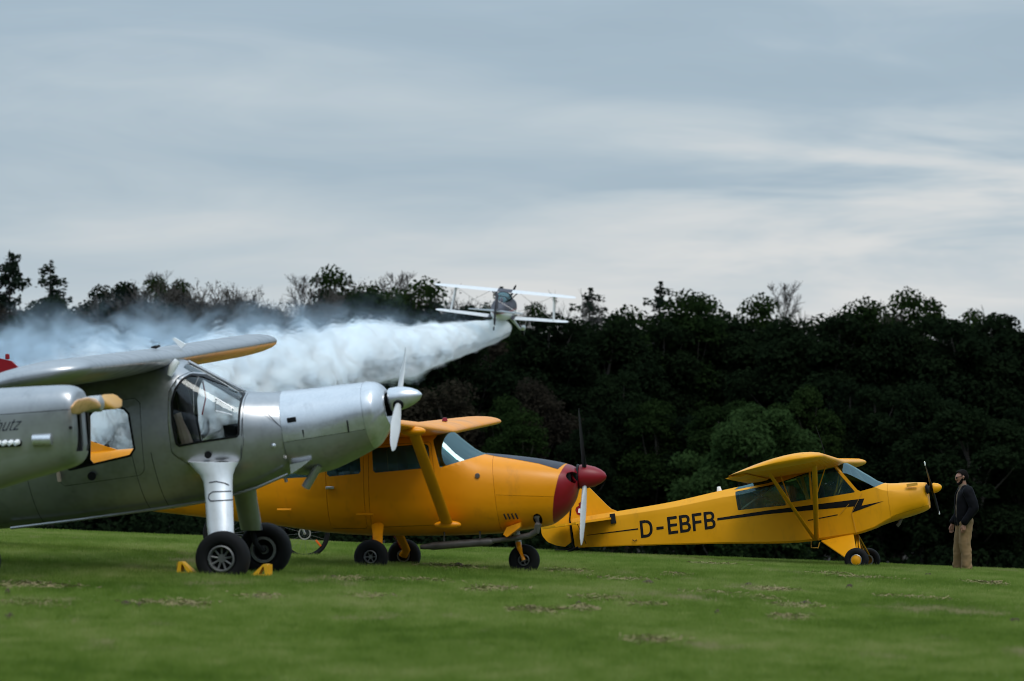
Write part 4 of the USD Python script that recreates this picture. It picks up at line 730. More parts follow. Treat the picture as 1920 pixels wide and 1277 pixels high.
# propeller
sp = fc.at(1087, 894, 0)
part(ce, 'spinner', spin([(0, 0), (.15, 0), (.158, .02), (.152, .10), (.128, .20), (.09, .28), (.045, .335), (0, .352)], 40, 'x', (sp[0], 0, sp[2])), red_p)
part(ce, 'spinner_backplate', spin([(0, -.03), (.163, -.03), (.163, -.004), (0, -.004)], 40, 'x', (sp[0], 0, sp[2])), black_p)
hub = (sp[0] + .075, 0, sp[2])
for dg, m in ((30, dark_int), (150, blade_p), (270, blade_p)): part(ce, 'propeller_blade', turn_x(blade(1.02, .125, .04, .10, -38, -18), dg, hub), m)
# wings, struts
le0 = fc.at(851, 808, 0); tipf = fc.at(947, 789, 5.45)
for s in (-1, 1):
    a = np.array([le0[0], s * .001, le0[2]]); b = np.array([tipf[0], s * 5.45, tipf[2]])
    if s < 0: b[2] -= .02
    wg = part(ce, 'wing', half_wing(a, b, 1.66, 1.22, .122, 1.8, .45, 15, .02), orange)
    k = .47; w_ = a + (b - a) * k; up = np.array([w_[0] - .55, w_[1], w_[2] - .075]); dn = fc.at(839, 984, -.575); dn = np.array([dn[0], s * .575, dn[2]])
    if s < 0: u = fc.at(775, 815, -2.55); up = np.array([u[0], -2.55, up[2] + .01])
    else: up[1] = 2.55
    st = part(ce, 'wing_strut', tube([up, up * .5 + dn * .5, dn], [.032, .034, .034], 16, 2.3, (1, 0, 0)), orange)
    f_ = m3.Manifold.sphere(1.0, 28).scale([.18, .07, .055]).translate([float(q) for q in dn]); part(st, 'strut_fairing', f_, orange)
    part(st, 'strut_cuff', m3.Manifold.sphere(1.0, 24).scale([.16, .10, .06]).translate([float(q) for q in up]), orange)
    for k0, k1, nm in ((.1, .55, 'flap'), (.57, .94, 'aileron')):
        rings = []
        for kk in np.linspace(k0, k1, 3):
            le = a + (b - a) * kk; c = 1.66 - .44 * kk; p = foil(.34, .10, 9, 0); rings.append(np.stack([le[0] - c * .82 + p[:, 0], np.full(len(p), le[1]), le[2] - .075 + p[:, 1]], 1))
        part(wg, nm, solid(rings), orange)
part(ce, 'beacon', spin([(0, .05), (.03, .045), (.04, 0), (0, -.01)], 18, 'z', fc.at(834, 790, 1.2)), red_p)
# undercarriage
for s, wc in ((-1, (696, 1044)), (1, (758, 1042))):
    at_ = wheel(ce, fc, *wc, s * 1.24, .222, .19, .085, wheel_metal, spokes=6, side=s)
    r0 = fc.at(708, 985, -.45); kn = fc.at(707, 1006, -.85); part(ce, 'undercarriage_leg', tube([(r0[0], s * .45, r0[2]), (kn[0], s * .80, kn[2]), (at_[0] + .06, s * 1.06, at_[2] + .08), (at_[0], s * 1.14, at_[2])], [.04, .032, .028, .03], 12, 2.0, (1, 0, 0)), orange)
    part(ce, 'brake_line', tube([(r0[0] - .03, s * .6, r0[2] - .06), (at_[0] - .02, s * 1.1, at_[2] + .1)], .008, 6), red_p)
nw = wheel(ce, fc, 983, 1050, 0.0, .205, .15, .075, wheel_metal, spokes=5, side=-1)
part(ce, 'nose_leg', tube([fc.at(968, 996, 0), fc.at(973, 1022, 0)], [.045, .04], 14), steel)
part(ce, 'nose_fork', join(*[tube([fc.at(972, 1018, 0), fc.at(974, 1028, y), fc.at(982, 1050, y)], [.04, .035, .028], 10) for y in (-.105, .105)]), orange)
# tail
tl = lambda pts, y0, y1: prism(fc.line(pts, 0), y0, y1)
fin_p = fc.line([(43, 697), (60, 722), (112, 795), (150, 820), (185, 832), (225, 845), (-20, 872), (-28, 800), (-32, 676), (0, 672), (22, 677)], 0)
fx = prism(fin_p, -.035, .035); redtop = box((-20, -1, fc.xz(10, 703, 0)[1]), (20, 1, 20))
part(ce, 'fin', fx - redtop, orange); part(ce, 'fin_tip', fx ^ redtop, red_p, label='dark red fin tip')
part(ce, 'fin_beacon', spin([(0, .07), (.028, .06), (.032, 0), (0, -.01)], 18, 'z', fc.at(14, 673, 0)), red_p)
part(ce, 'rudder', prism(fc.line([(-34, 676), (-75, 682), (-70, 880), (-24, 882)], 0), -.025, .025), orange)
sx, sz = fc.xz(-10, 872, 0)
part(ce, 'tailplane', m3.Manifold.batch_hull([box((sx - .5, -.1, sz - .03), (sx + .55, .1, sz + .03)), box((sx - .5, -1.95, sz - .015), (sx + .1, 1.95, sz + .015))]), orange)
for px, py in ((178, 834), (200, 838)): part(ce, 'antenna', m3.Manifold.sphere(.04, 16).scale([1, .6, 1]).translate([float(q) for q in fc.at(px, py, 0)]), black_p)

# ---------------------------------------------------------------- small yellow taildragger
fu = Frame((5.934, 96.4, float(ground_z(5.934, 96.4))), 8.5, 8.5, 0.0)
cu = thing('yellow_taildragger_plane', 'small yellow taildragger with black lightning stripe and fabric wings on struts', 'aeroplane', fu.loc, fu.R)
X = lambda px, py=960, Y=0: fu.xz(px, py, Y)[0]
top = fu.line([(1743, 910), (1740, 906.5), (1733, 904.5), (1700, 905), (1661, 906), (1653, 904.5), (1620, 887), (1582, 867), (1560, 866), (1500, 873), (1450, 892), (1405, 908), (1350, 920.5), (1250, 943), (1165, 957.5), (1100, 968), (1066, 974)])
bot = fu.line([(1748, 942), (1746, 950), (1738, 957), (1715, 966), (1672, 979), (1600, 1003.5), (1535, 1013), (1350, 1019), (1190, 1023), (1072, 1027)])
wid = [(X(1745), .26), (X(1741), .31), (X(1735), .345), (X(1715), .385), (X(1661), .405), (X(1600), .395), (X(1500), .375), (X(1400), .33), (X(1200), .175), (X(1069), .03)]
hull = Hull(top, bot, wid, nu=[(X(1069), 2.4), (X(1250), 3.0), (X(1400), 3.6), (X(1600), 4.0), (X(1661), 3.0), (X(1745), 2.5)], nl=[(X(1069), 3), (X(1250), 5), (X(1600), 5), (X(1661), 3.0), (X(1745), 2.5)], mid=[(X(1069), .5), (X(1400), .52), (X(1600), .45), (X(1745), .5)], xs=np.concatenate([np.linspace(X(1745), X(1720), 8), np.linspace(X(1715), X(1400), 26), np.linspace(X(1390), X(1069), 14)]),
    poly=[(0, 0), (.90, 0), (.97, .03), (1.0, .42), (.955, .86), (.5, 1.0), (0, 1.0)], pw=([X(1069), X(1640), X(1700)], [1, 1, 0]))
P_ = lambda pts, Y=-.37: rounded(fu.line(pts, Y), .012)
w1 = P_([(1377, 922), (1451, 908), (1470, 931), (1474, 947.5), (1383, 957)]); w2 = P_([(1479, 944), (1474, 931), (1457, 906), (1516, 885), (1520, 937.5)]); w3 = P_([(1524, 936.5), (1520, 884), (1561, 874), (1604, 923)])
screen = cross(fu.line([(1570, 873), (1577, 856), (1620, 876), (1664, 902), (1655, 907), (1640, 914), (1615, 921), (1609, 918)], -.2)); sky_l = cross(fu.line([(1376, 919), (1402, 898), (1450, 884), (1456, 903)], -.2))
cowl_z = cross(fu.line([(1661, 890), (1662, 906), (1666, 940), (1673, 985), (1674, 1000), (1800, 1000), (1800, 890)], -.4)); low_z = cross(fu.line([(1640, 978), (1760, 941), (1760, 1000), (1640, 1000)], -.38))
wins = prism(w1, -2, 2) + prism(w2, -2, 2) + prism(w3, -2, 2) + prism(screen, -2, 2) + prism(sky_l, -.28, .28)
sh = hull.shell(.012); nz = fu.at(1742, 926, 0)
holes = m3.Manifold.batch_hull([m3.Manifold.sphere(.055, 16).translate([nz[0] + dx, -.20, nz[2] + dz]) for dx in (-.1, .1) for dz in (.0, .09)]); holes = holes + holes.mirror([0, 1, 0])
part(cu, 'fuselage', sh - wins - prism(cowl_z.offset(.002), -2, 2), yellow, smooth=14)
cw = (sh ^ prism(cowl_z.offset(-.002), -2, 2)) - holes
part(cu, 'upper_cowling', cw - prism(low_z.offset(.0015), -2, 2), yellow); part(cu, 'lower_cowling', cw ^ prism(low_z.offset(-.0015), -2, 2), yellow)
part(cu, 'engine_block', hull.solid(.06, X(1680), X(1738)), dark_int)
gs = hull.solid(.003) - hull.solid(.008)
for w_ in (w1, w2, w3):
    for y in ((-2, -.12), (.12, 2)): part(cu, 'side_window', pane(gs ^ prism(w_.offset(.005), *y), 1 if y[0] > 0 else -1), gl_side)
part(cu, 'windscreen', (gs ^ prism(screen.offset(.004), -2, 2)), gl_teal); part(cu, 'roof_window', gs ^ prism(sky_l.offset(.004), -.28, .28), gl_teal)
for y in (-.36, .36):
    for pp, r in (([(1564, 873), (1608, 924)], .018), ([(1477, 946), (1452, 905)], .014), ([(1522, 937), (1518, 884)], .014)): part(cu, 'window_post', tube([fu.at(*p, y) for p in pp], r, 8), yellow)
for a, b, ya, yb in (((1390, 955), (1455, 908), -.25, .25), ((1395, 918), (1470, 948), .25, .25), ((1510, 885), (1545, 935), .3, .3), ((1575, 885), (1570, 935), .2, .25), ((1585, 895), (1560, 940), -.1, .2)): part(cu, 'frame_tube', tube([fu.at(*a, ya), fu.at(*b, yb)], .015, 6), beige)
for px in (1545, 1490):
    st = UsdGeom.Xform.Define(stage, numbered(str(cu.GetPath()), 'seat')).GetPrim(); a, b, c = fu.at(px - 6, 910, 0), fu.at(px, 962, 0), fu.at(px + 40, 958, 0)
    part(st, 'backrest', tube([a, a * .8 + b * .2, b], [.035, .05, .055], 12, 4.2, (0, 1, 0)), seat_blk); part(st, 'cushion', tube([b, c], .05, 12, 4.2, (0, 1, 0)), seat_blk)
part(cu, 'baggage_shelf', hull.solid(.03, X(1385), X(1475)) ^ box((-9, -2, fu.xz(1430, 953, 0)[1] - .03), (9, 2, fu.xz(1430, 953, 0)[1])), dark_int)
part(cu, 'parcel', rbox(fu.at(1437, 951, -.2), fu.at(1452, 943, .1), .01), beige)
part(cu, 'instrument_panel', hull.solid(.03, X(1616), X(1640)) ^ box((-9, -2, -9), (9, 2, fu.xz(1620, 915, 0)[1])), dark_int)
part(cu, 'cabin_lining', (hull.solid(.022, X(1378), X(1640)) - hull.solid(.028, X(1383), X(1634))) - wins, dark_int)
part(cu, 'cabin_floor', hull.solid(.03, X(1400), X(1640)) ^ box((-9, -2, -9), (9, 2, fu.xz(1540, 985, 0)[1])), dark_int)
# markings
skin = hull.solid(-.0035) - hull.solid(.001)
def mark(nm, pts, y=(-2, -.05), m=black_p, Y=-.37): return part(cu, nm, skin ^ prism(cross(fu.line(pts, Y)), *y), m, smooth=False)
for y in ((-2, -.05), (.05, 2)):
    mark('lightning_stripe', [(1344, 971.5), (1440, 957), (1540, 944.5), (1621, 934.5), (1616, 948), (1657, 939.5), (1597, 961.5), (1601.5, 949.5), (1540, 955), (1440, 964), (1344, 976)], y)
    mark('lower_stripe', [(1515, 975), (1571, 964.2), (1571, 966), (1515, 977)], y); mark('rear_stripe', [(1098, 1003.5), (1196, 990.5), (1196, 993), (1098, 1004.5)], y, Y=-.2)
tm = meshkit.text_mesh('D-EBFB', 1.0, 1.0, bold=True); v = np.array(tm.vertices); v[:, 0] -= v[:, 0].min(); wd = v[:, 0].max()
o = np.array(fu.xz(1201, 1008.3, -.25)); eU = np.array(fu.xz(1343, 989.5, -.25)) - o; eV = np.array(fu.xz(1198, 976.5, -.25)) - o
xz = o + v[:, :1] / wd * eU + v[:, 1:2] / v[:, 1].max() * eV; tv = np.stack([xz[:, 0], -1.2 + v[:, 2] * 1.15, xz[:, 1]], 1)
part(cu, 'registration', skin ^ man(tv, tm.faces), black_p, smooth=False)
part(cu, 'firewall_seam', join(*[tube([fu.at(a, b, -.40) + [0, -.003, 0] for a, b in pp], .004, 5) for pp in ([(1616, 925), (1597, 962), (1606, 1000)], [(1575, 964), (1592, 945)])]), ochre)
# engine front
sp = fu.at(1752, 915, 0)
part(cu, 'spinner', spin([(0, -.02), (.085, -.02), (.088, .0), (.075, .06), (.045, .105), (.015, .125), (0, .128)], 30, 'x', (sp[0], 0, sp[2])), yellow)
part(cu, 'propeller_shaft', spin([(.05, -.14), (.05, -.02)], 16, 'x', (sp[0], 0, sp[2])), dark_int)
for dg in (61, 241):
    b = part(cu, 'propeller_blade', turn_x(blade(.93, .09, .035, .02, -28, -12), dg, (sp[0] - .04, 0, sp[2])), black_p)
    part(b, 'blade_tip', turn_x(spin([(.0, .86), (.032, .86), (.03, .91), (.0, .932)], 12, 'z').scale([.4, 1, 1]), dg, (sp[0] - .04, 0, sp[2])), white_p)
part(cu, 'cowl_vent', rbox(fu.at(1700, 907.5, -.33) - [0, .06, 0], fu.at(1721, 910, -.33), .004), ochre)
part(cu, 'air_intake', m3.Manifold.sphere(1, 20).scale([.035, .05, .085]).translate([float(q) for q in fu.at(1738.5, 917, -.285)]), black_p)
part(cu, 'exhaust_stack', tube([fu.at(1690, 972, -.1), fu.at(1686, 982, -.12), fu.at(1682, 986, -.12)], .03, 10), exh)
# wings
le0 = fu.at(1584, 866, 0); tf, tn = fu.at(1629, 866, 5.35), fu.at(1542, 853, -5.35)
for s, tip in ((-1, tn), (1, tf)):
    a = np.array([le0[0], s * .001, le0[2]]); wg = part(cu, 'wing', half_wing(a, tip, 1.6, 1.6, .125, 3.6, .55, 15, .03, sweep_tip=.45), yellow)
    hi = lambda k, c: a + (tip - a) * k + np.array([-c, 0, -.02 - c * .063 - .03])
    dn = fu.at(1531, 1011, -.37); dn = np.array([dn[0], s * .37, dn[2]]); u1, u2 = hi(.52, .22), hi(.50, 1.0)
    if s < 0: q = fu.at(1527, 872, u1[1]); u1 = np.array([q[0], u1[1], q[2]]); q = fu.at(1441, 886, u2[1]); u2 = np.array([q[0], u2[1], q[2]])
    part(cu, 'wing_strut', tube([u1, dn], .022, 12, 2.0, (1, 0, 0)), yellow); part(cu, 'wing_strut', tube([u2, dn - [.03, 0, 0]], .018, 12, 1.8, (1, 0, 0)), yellow)
    for st, up, kk in ((u1, hi(.30, .22), .55), (u2, hi(.28, 1.0), .55)): part(cu, 'jury_strut', tube([st * kk + dn * (1 - kk), up], .009, 6), yellow)
    part(cu, 'jury_strut', tube([u1 * .55 + dn * .45, u2 * .55 + dn * .45], .009, 6), yellow)
    for k0, k1, nm in ((.12, .5, 'flap'), (.52, .93, 'aileron')):
        rings = []
        for kk in np.linspace(k0, k1, 3):
            le = a + (tip - a) * kk; p = foil(.36, .12, 9, 0); rings.append(np.stack([le[0] - 1.6 * .80 + p[:, 0], np.full(len(p), le[1]), le[2] - .115 + p[:, 1] + p[:, 0] * .06], 1))
        part(wg, nm, solid(rings), yellow)
    for j in range(9):
        le = a + (tip - a) * (.1 + .095 * j); p = foil(1.58, .135, 13, .03); an = math.radians(3.6); x = p[:, 0] * math.cos(an) - p[:, 1] * math.sin(an) * -1 * -1; z = p[:, 0] * math.sin(an) + p[:, 1] * math.cos(an)
        part(wg, 'wing_rib', solid([np.stack([le[0] + x, np.full(len(x), le[1] + dy), le[2] + z], 1) for dy in (-.006, .006)]), yellow)
part(cu, 'whip_antenna', tube([fu.at(1548, 856, 1.0), fu.at(1538, 822, 1.0), fu.at(1529, 798, 1.0)], [.007, .005, .004], 6), black_p)
part(cu, 'tip_light', m3.Manifold.sphere(.035, 14).translate([float(q) for q in fu.at(1506, 854, -5.2)]), black_p)
part(cu, 'spine_beacon', spin([(0, .09), (.03, .085), (.04, .03), (.045, 0), (0, -.03)], 18, 'z', fu.at(1349, 922, 0)), white_p)
# undercarriage
gp = [(1541, 1015, -.36), (1599, 1003, -.36), (1607, 1049, -.82), (1588, 1047, -.82)]
for s, wc in ((-1, (1606, 1050)), (1, (1628, 1050))):
    at_ = wheel(cu, fu, *wc, s * .92, .205, .20, .095, steel, cap=yellow, side=s)
    v = [np.array([fu.at(a, b, y)[0], y * -s, fu.at(a, b, y)[2]]) for a, b, y in gp]
    part(cu, 'undercarriage_vee', m3.Manifold.batch_hull([m3.Manifold.sphere(.014, 10).translate([float(q) for q in p]) for p in v]), yellow)
    part(cu, 'axle', tube([v[2], (at_[0], s * .95, at_[2])], .022, 8), black_p)
    for x0, x1 in ((1606, 1607), (1609, 1614)): part(cu, 'bungee_strut', tube([fu.at(x0, 1003, 0), (lambda p: np.array([p[0], s * .80, p[2]]))(fu.at(x1, 1043, -.8))], .014, 8), yellow)
part(cu, 'boarding_step', tube([fu.at(*p, -.37) for p in ((1521, 1014), (1521, 1027), (1534, 1027.5), (1537, 1017))], .010, 6), ochre)
# tail
fin = prism(fu.line([(1158, 959), (1146, 954), (1138, 947), (1108, 917), (1096, 906), (1086, 902), (1077, 903), (1070, 975), (1076, 1005), (1100, 1000)], 0), -.018, .018)
part(cu, 'fin', fin, yellow)
part(cu, 'rudder', prism(rounded(fu.line([(1075, 902), (1055, 903), (1036, 915), (1021, 945), (1014, 985), (1016, 1003), (1026, 1016), (1044, 1023), (1074, 1027.5), (1067, 975)], 0), .1), -.016, .016), yellow)
part(cu, 'rudder_hinge', tube([fu.at(*p, -.022) for p in ((1072, 930), (1068, 975), (1074, 1024))], .012, 8), black_p)
cr = lambda pts: prism(cross(fu.line(pts, 0)), -.0225, -.0185)
em = part(cu, 'emblem', cr([(1091, 940), (1094, 946), (1098, 950), (1099, 958), (1095, 966), (1089, 967), (1082, 964), (1079, 956), (1081, 951), (1086, 948), (1085, 944)]), red_p)
part(em, 'emblem_field', prism(cross(fu.line([(1085, 954), (1093, 952), (1095, 958), (1091, 963), (1084, 961)], 0)), -.0245, -.0227), white_p)
sz = fu.xz(1140, 973, 0)[1]; xh = X(1085, 984)
def plate(pts, z, t): return rounded(pts, .12).extrude(t).translate([0, 0, float(z - t / 2)])
for s in (-1, 1):
    part(cu, 'stabiliser', plate([(X(1152, 972), s * .02), (X(1140, 974), s * .5), (xh + .22, s * 1.35), (xh + .02, s * 1.42), (xh + .02, s * .02)], sz, .032), yellow)
    part(cu, 'elevator', plate([(xh, s * .1), (xh, s * 1.42), (xh - .15, s * 1.40), (xh - .5, s * 1.0), (xh - .52, s * .25), (xh - .3, s * .06)], sz, .03), yellow)
    part(cu, 'tail_wire', tube([(xh + .1, s * .9, sz), (X(1100, 1022), 0, fu.xz(1100, 1022, 0)[1])], .006, 5), black_p)
part(cu, 'stabiliser_slot', rbox(fu.at(1143, 964, -.13) - [0, .02, 0], fu.at(1155.5, 981, -.13) + [0, .01, 0], .006), dark_int)
part(cu, 'pull_handle', tube([fu.at(1186, 1012, -.17), fu.at(1190, 1015, -.18), fu.at(1194, 1012, -.17)], .008, 6), black_p)
part(cu, 'tail_spring', tube([fu.at(1085, 1026, 0), fu.at(1068, 1033, 0), fu.at(1056, 1043, 0)], [.03, .024, .02], 10, 1.5, (0, 1, 0)), black_p)
part(cu, 'tail_steering_arm', tube([fu.at(1076, 1026, 0), fu.at(1058, 1031, 0), fu.at(1040, 1031, 0)], .013, 8), black_p)
part(cu, 'tail_wheel', tyre(.085, .06, .035, fu.at(1051, 1043, 0), 26), rubber)

# ---------------------------------------------------------------- bicycle behind the orange plane
reflector_m = paint('orange_reflector', (0.75, 0.12, 0.01), 0.25)
bD = 79.0; bx = (571 - 960) / F * bD; fb = Frame((bx, bD, float(ground_z(bx, bD)) - .02), -4.0)
bi = thing('bicycle', 'dark bicycle with orange spoke reflectors standing behind the orange plane', 'bicycle', fb.loc, fb.R); Rb = .35
for x in (0.0, -1.06):
    wh = UsdGeom.Xform.Define(stage, numbered(str(bi.GetPath()), 'wheel')).GetPrim(); c = np.array([x, 0, Rb])
    part(wh, 'tyre', tyre(Rb, .055, Rb - .048, c, 48), rubber); part(wh, 'rim', ring([(Rb - .047, -.012), (Rb - .047, .012), (Rb - .065, .010), (Rb - .065, -.010)], 48, 'y', c), black_p)
    part(wh, 'hub', spin([(.02, -.05), (.02, .05)], 14, 'y', c), steel)
    for k in range(16):
        a = k / 16 * 2 * math.pi + .1; part(wh, 'spoke', tube([c + [.02 * math.cos(a), .03 * (-1) ** k, .02 * math.sin(a)], c + [(Rb - .06) * math.cos(a), 0, (Rb - .06) * math.sin(a)]], .0012, 4), wheel_metal)
    part(wh, 'brake_rotor', ring([(.088, -.035), (.088, -.032), (.070, -.032), (.070, -.035)], 36, 'y', c), steel)
    for a in (-.62, 2.52): part(wh, 'reflector', rbox((-.055, -.012, -.014), (.055, .012, .014), .006).rotate([0, 50.0, 0]).translate([float(q) for q in c + [.235 * math.cos(a), -.02, .235 * math.sin(a)]]), reflector_m)
fk = [np.array([-.19, 0, .98]), np.array([-.06, 0, .52])]
part(bi, 'fork', join(*[tube([fk[0], fk[1] - [.03, 0, -.1], [-.04, y, .46], [0, y, Rb]], [.02, .022, .02, .012], 10) for y in (-.055, .055)]), steel)
bb = np.array([-.62, 0, .29]); st_ = np.array([-.80, 0, .80]); hd = np.array([-.15, 0, .86]); hl = np.array([-.10, 0, .70])
part(bi, 'frame', join(*[tube([a, b], .019, 10) for a, b in ((bb, hl), (st_, hd), (bb, st_), (hd, hl))] + [tube([a, (np.array([-1.06, 0, Rb]) + [0, y, 0])], .010, 8) for y in (-.05, .05) for a in (bb, st_)]), black_p)
part(bi, 'saddle', tube([st_ + [-.12, 0, .14], st_ + [0, 0, .15], st_ + [.13, 0, .14]], [.05, .035, .015], 12, 1.4, (0, 1, 0)), seat_blk); part(bi, 'seat_post', tube([st_, st_ + [-.03, 0, .14]], .013, 8), steel)
part(bi, 'handlebar', tube([[-.16, -.31, 1.03], [-.19, -.15, 1.02], [-.19, .15, 1.02], [-.16, .31, 1.03]], .014, 8), black_p)
part(bi, 'chainring', ring([(.095, -.055), (.095, -.05), (.07, -.05), (.07, -.055)], 32, 'y', bb), black_p)
for s in (-1, 1):
    e = bb + [s * .12, s * .075, s * -.12]; cr_ = part(bi, 'crank', tube([bb + [0, s * .07, 0], e], .011, 8), black_p); part(cr_, 'pedal', rbox(e + [-.045, 0 if s > 0 else -.09, -.012], e + [.045, .09 if s > 0 else 0, .012], .005), black_p)

# ---------------------------------------------------------------- man standing before the yellow plane
mD = 97.3; mx = (1806 - 960) / F * mD; mz = float(ground_z(mx, mD)) - .075
fp = Frame((mx, mD, mz), 173.0); pe = thing('person', 'bearded man in sunglasses, dark jacket and khaki trousers facing the yellow propeller', 'person', fp.loc, fp.R * 1.035)
def bones(chains, edge=.022, it=10):
    """Joints with radii hulled bone by bone and smoothed into one surface."""
    ms = []
    for ch in chains:
        for (p, r), (q_, s) in zip(ch[:-1], ch[1:]): ms.append(m3.Manifold.batch_hull([m3.Manifold.sphere(float(r), 20).translate([float(x) for x in p]), m3.Manifold.sphere(float(s), 20).translate([float(x) for x in q_])]))
    u = m3.Manifold.batch_boolean(ms, m3.OpType.Add).refine_to_length(edge); v, f, _ = meshkit.arrays(u); t = trimesh.Trimesh(v, f, process=True)
    if it: trimesh.smoothing.filter_taubin(t, .5, .53, it)
    return t
skin_m = paint('skin', (0.27, 0.13, 0.085), 0.55, 0, .12, 20); jacket_m = paint('dark_jacket', (0.0045, 0.0045, 0.006), 0.6, 0, .3, 8, bump=.5, bscale=14, spec=.06); shirt_m = paint('tan_shirt', (0.13, 0.088, 0.052), 0.8, 0, .15, 8, bump=.4, bscale=25)
khaki = paint('khaki_cloth', (0.20, 0.122, 0.052), 0.85, 0, .25, 7, bump=.6, bscale=18); hair_m = paint('dark_hair', (0.006, 0.0045, 0.004), 0.9, 0, .4, 40, bump=.6, bscale=90, spec=.08); shoe_m = paint('tan_shoes', (0.22, 0.13, 0.06), 0.6)
hip, kn, an = {}, {}, {}
J = {'pelvis': (-.02, 0, .95), 'waist': (-.01, 0, 1.08), 'chest': (-.02, 0, 1.30), 'neck': (.0, 0, 1.47), 'head': (.03, 0, 1.61)}
legs_, arms_, hands_ = [], [], []
for s in (1, -1):
    fx = -.015 if s > 0 else .075
    legs_.append([((-.02, s * .09, .93), .095), ((fx * .6, s * .105, .50), .060), ((fx - .035, s * .115, .10), .042), ((fx - .03, s * .115, .07), .045)])
    legs_.append([((fx - .03, s * .115, .055), .042), ((fx + .12, s * .13, .040), .033)])
    sh_, el, wr = (-.03, s * .205, 1.41), (-.13 if s > 0 else -.06, s * .285, 1.13), (.035 if s > 0 else .13, s * .25, .865)
    arms_.append([((-.01, s * .05, 1.40), .07), (sh_, .062), (el, .045), (wr, .030)]); d = np.array([.16, 0, -.98]); w = np.array(wr)
    pm = w + d * .09; hands_.append([(wr, .028), (w + d * .05 + [.012, 0, 0], .027), (pm, .026)]); hands_.append([(w + d * .03 + [-.014, 0, 0], .022), (pm + [-.02, 0, 0], .020)])
    for k, (o, ln) in enumerate(((.027, .072), (.009, .082), (-.010, .076), (-.027, .058))):
        b0 = pm + [o, 0, .006]; b1 = b0 + np.array([.10, -s * .12, -.95]) * ln * .5; b2 = b1 + np.array([.02, -s * .55, -.8]) * ln * .45; hands_.append([(b0, .0095), (b1, .0088), (b2, .0075)])
    t0 = w + d * .025 + [.022, -s * .006, 0]; t1 = t0 + [.026, -s * .012, -.034]; t2 = t1 + [.008, -s * .012, -.034]; hands_.append([(t0, .012), (t1, .010), (t2, .008)])
torso = [[((-.02, .085, .95), .105), ((-.02, .085, 1.10), .10), ((-.03, .10, 1.32), .105), ((-.02, .06, 1.42), .07)], [((-.02, -.085, .95), .105), ((-.02, -.085, 1.10), .10), ((-.03, -.10, 1.32), .105), ((-.02, -.06, 1.42), .07)], [((-.02, .085, .95), .10), ((-.02, -.085, .95), .10)], [((.0, .08, 1.12), .10), ((.0, -.08, 1.12), .10)], [((-.03, .10, 1.32), .10), ((-.03, -.10, 1.32), .10)], [((-.02, 0, 1.38), .07), ((.0, 0, 1.50), .056), ((.01, 0, 1.56), .058)]]
head = [[((.0, 0, 1.655), .088), ((.025, 0, 1.645), .086)], [((.02, 0, 1.64), .082), ((.055, 0, 1.575), .050)], [((.06, .018, 1.565), .034), ((.06, -.018, 1.565), .034)], [((.085, 0, 1.655), .030), ((.112, 0, 1.628), .0125)], [((.103, 0, 1.612), .012), ((.113, 0, 1.625), .011)], [((.088, .016, 1.590), .011), ((.088, -.016, 1.590), .011)], [((.088, .03, 1.668), .014), ((.088, -.03, 1.668), .014)]]
_hr = Rot.from_euler('y', 13, degrees=True).as_matrix(); _hc = np.array([.0, 0, 1.56])
hp = lambda V: (np.asarray(V, float) - _hc) @ _hr.T + _hc
for s in (1, -1): head.append([((.0, s * .084, 1.660), .014), ((-.008, s * .092, 1.645), .016), ((.002, s * .086, 1.618), .010)])
head = [[(tuple(hp(p)), r) for p, r in ch] for ch in head]
part(pe, 'body', bones(torso + head + legs_ + arms_ + hands_, .014, 5), skin_m, smooth=True)
def puff(t, amp, sc, seed):
    t.vertices += t.vertex_normals * (meshkit.fbm(t.vertices * sc, 3, seed)[:, None] - .5) * amp; return t
trou = []
for s in (1, -1):
    fx = -.015 if s > 0 else .075
    trou.append([((-.02, s * .085, .99), .118), ((-.022, s * .095, .90), .125), ((fx * .5, s * .11, .55), .098), ((fx - .02, s * .118, .28), .092), ((fx - .015, s * .12, .10), .094), ((fx - .01, s * .12, .055), .09)])
trou.append([((-.02, .085, .98), .118), ((-.02, -.085, .98), .118)])
tr = bones(trou, .02, 6); fold = np.sin(tr.vertices[:, 2] * 48 + meshkit.fbm(tr.vertices * 6, 2, 3) * 22) * .007 * np.clip(1.1 - tr.vertices[:, 2] * 1.6, .15, 1); tr.vertices += tr.vertex_normals * fold[:, None]; tr.vertices[:, 2] = np.maximum(tr.vertices[:, 2], .03)
part(pe, 'trousers', puff(tr, .03, 9, 4), khaki, smooth=True)
sb_ = [[((.005, .07, .985), .108), ((.005, .07, 1.15), .115), ((-.01, .08, 1.33), .110), ((-.005, .04, 1.44), .065)], [((.005, -.07, .985), .108), ((.005, -.07, 1.15), .115), ((-.01, -.08, 1.33), .110), ((-.005, -.04, 1.44), .065)], [((.005, .07, 1.0), .108), ((.005, -.07, 1.0), .108)], [((.005, .07, 1.15), .114), ((.005, -.07, 1.15), .114)], [((-.01, .08, 1.33), .108), ((-.01, -.08, 1.33), .108)], [((-.004, 0, 1.42), .07), ((.008, 0, 1.495), .066)]]
part(pe, 'shirt', puff(bones(sb_, .02, 5), .016, 10, 5), shirt_m, smooth=True)
jk = [[((.0, s * .085, .895), .122), ((.004, s * .09, 1.02), .127), ((.004, s * .09, 1.15), .130), ((-.012, s * .10, 1.33), .126), ((-.02, s * .075, 1.43), .08)] for s in (1, -1)] + [[((.0, .08, z), r), ((.0, -.08, z), r)] for z, r in ((.90, .120), (1.02, .124), (1.16, .127), (1.33, .122), (1.42, .07))]
for s in (1, -1):
    sh_, el, wr = (-.040, s * .212, 1.405), (-.13 if s > 0 else -.06, s * .290, 1.13), (.028 if s > 0 else .12, s * .255, .90)
    jk.append([((-.04, s * .08, 1.40), .085), (sh_, .096), (el, .080), (wr, .060)])
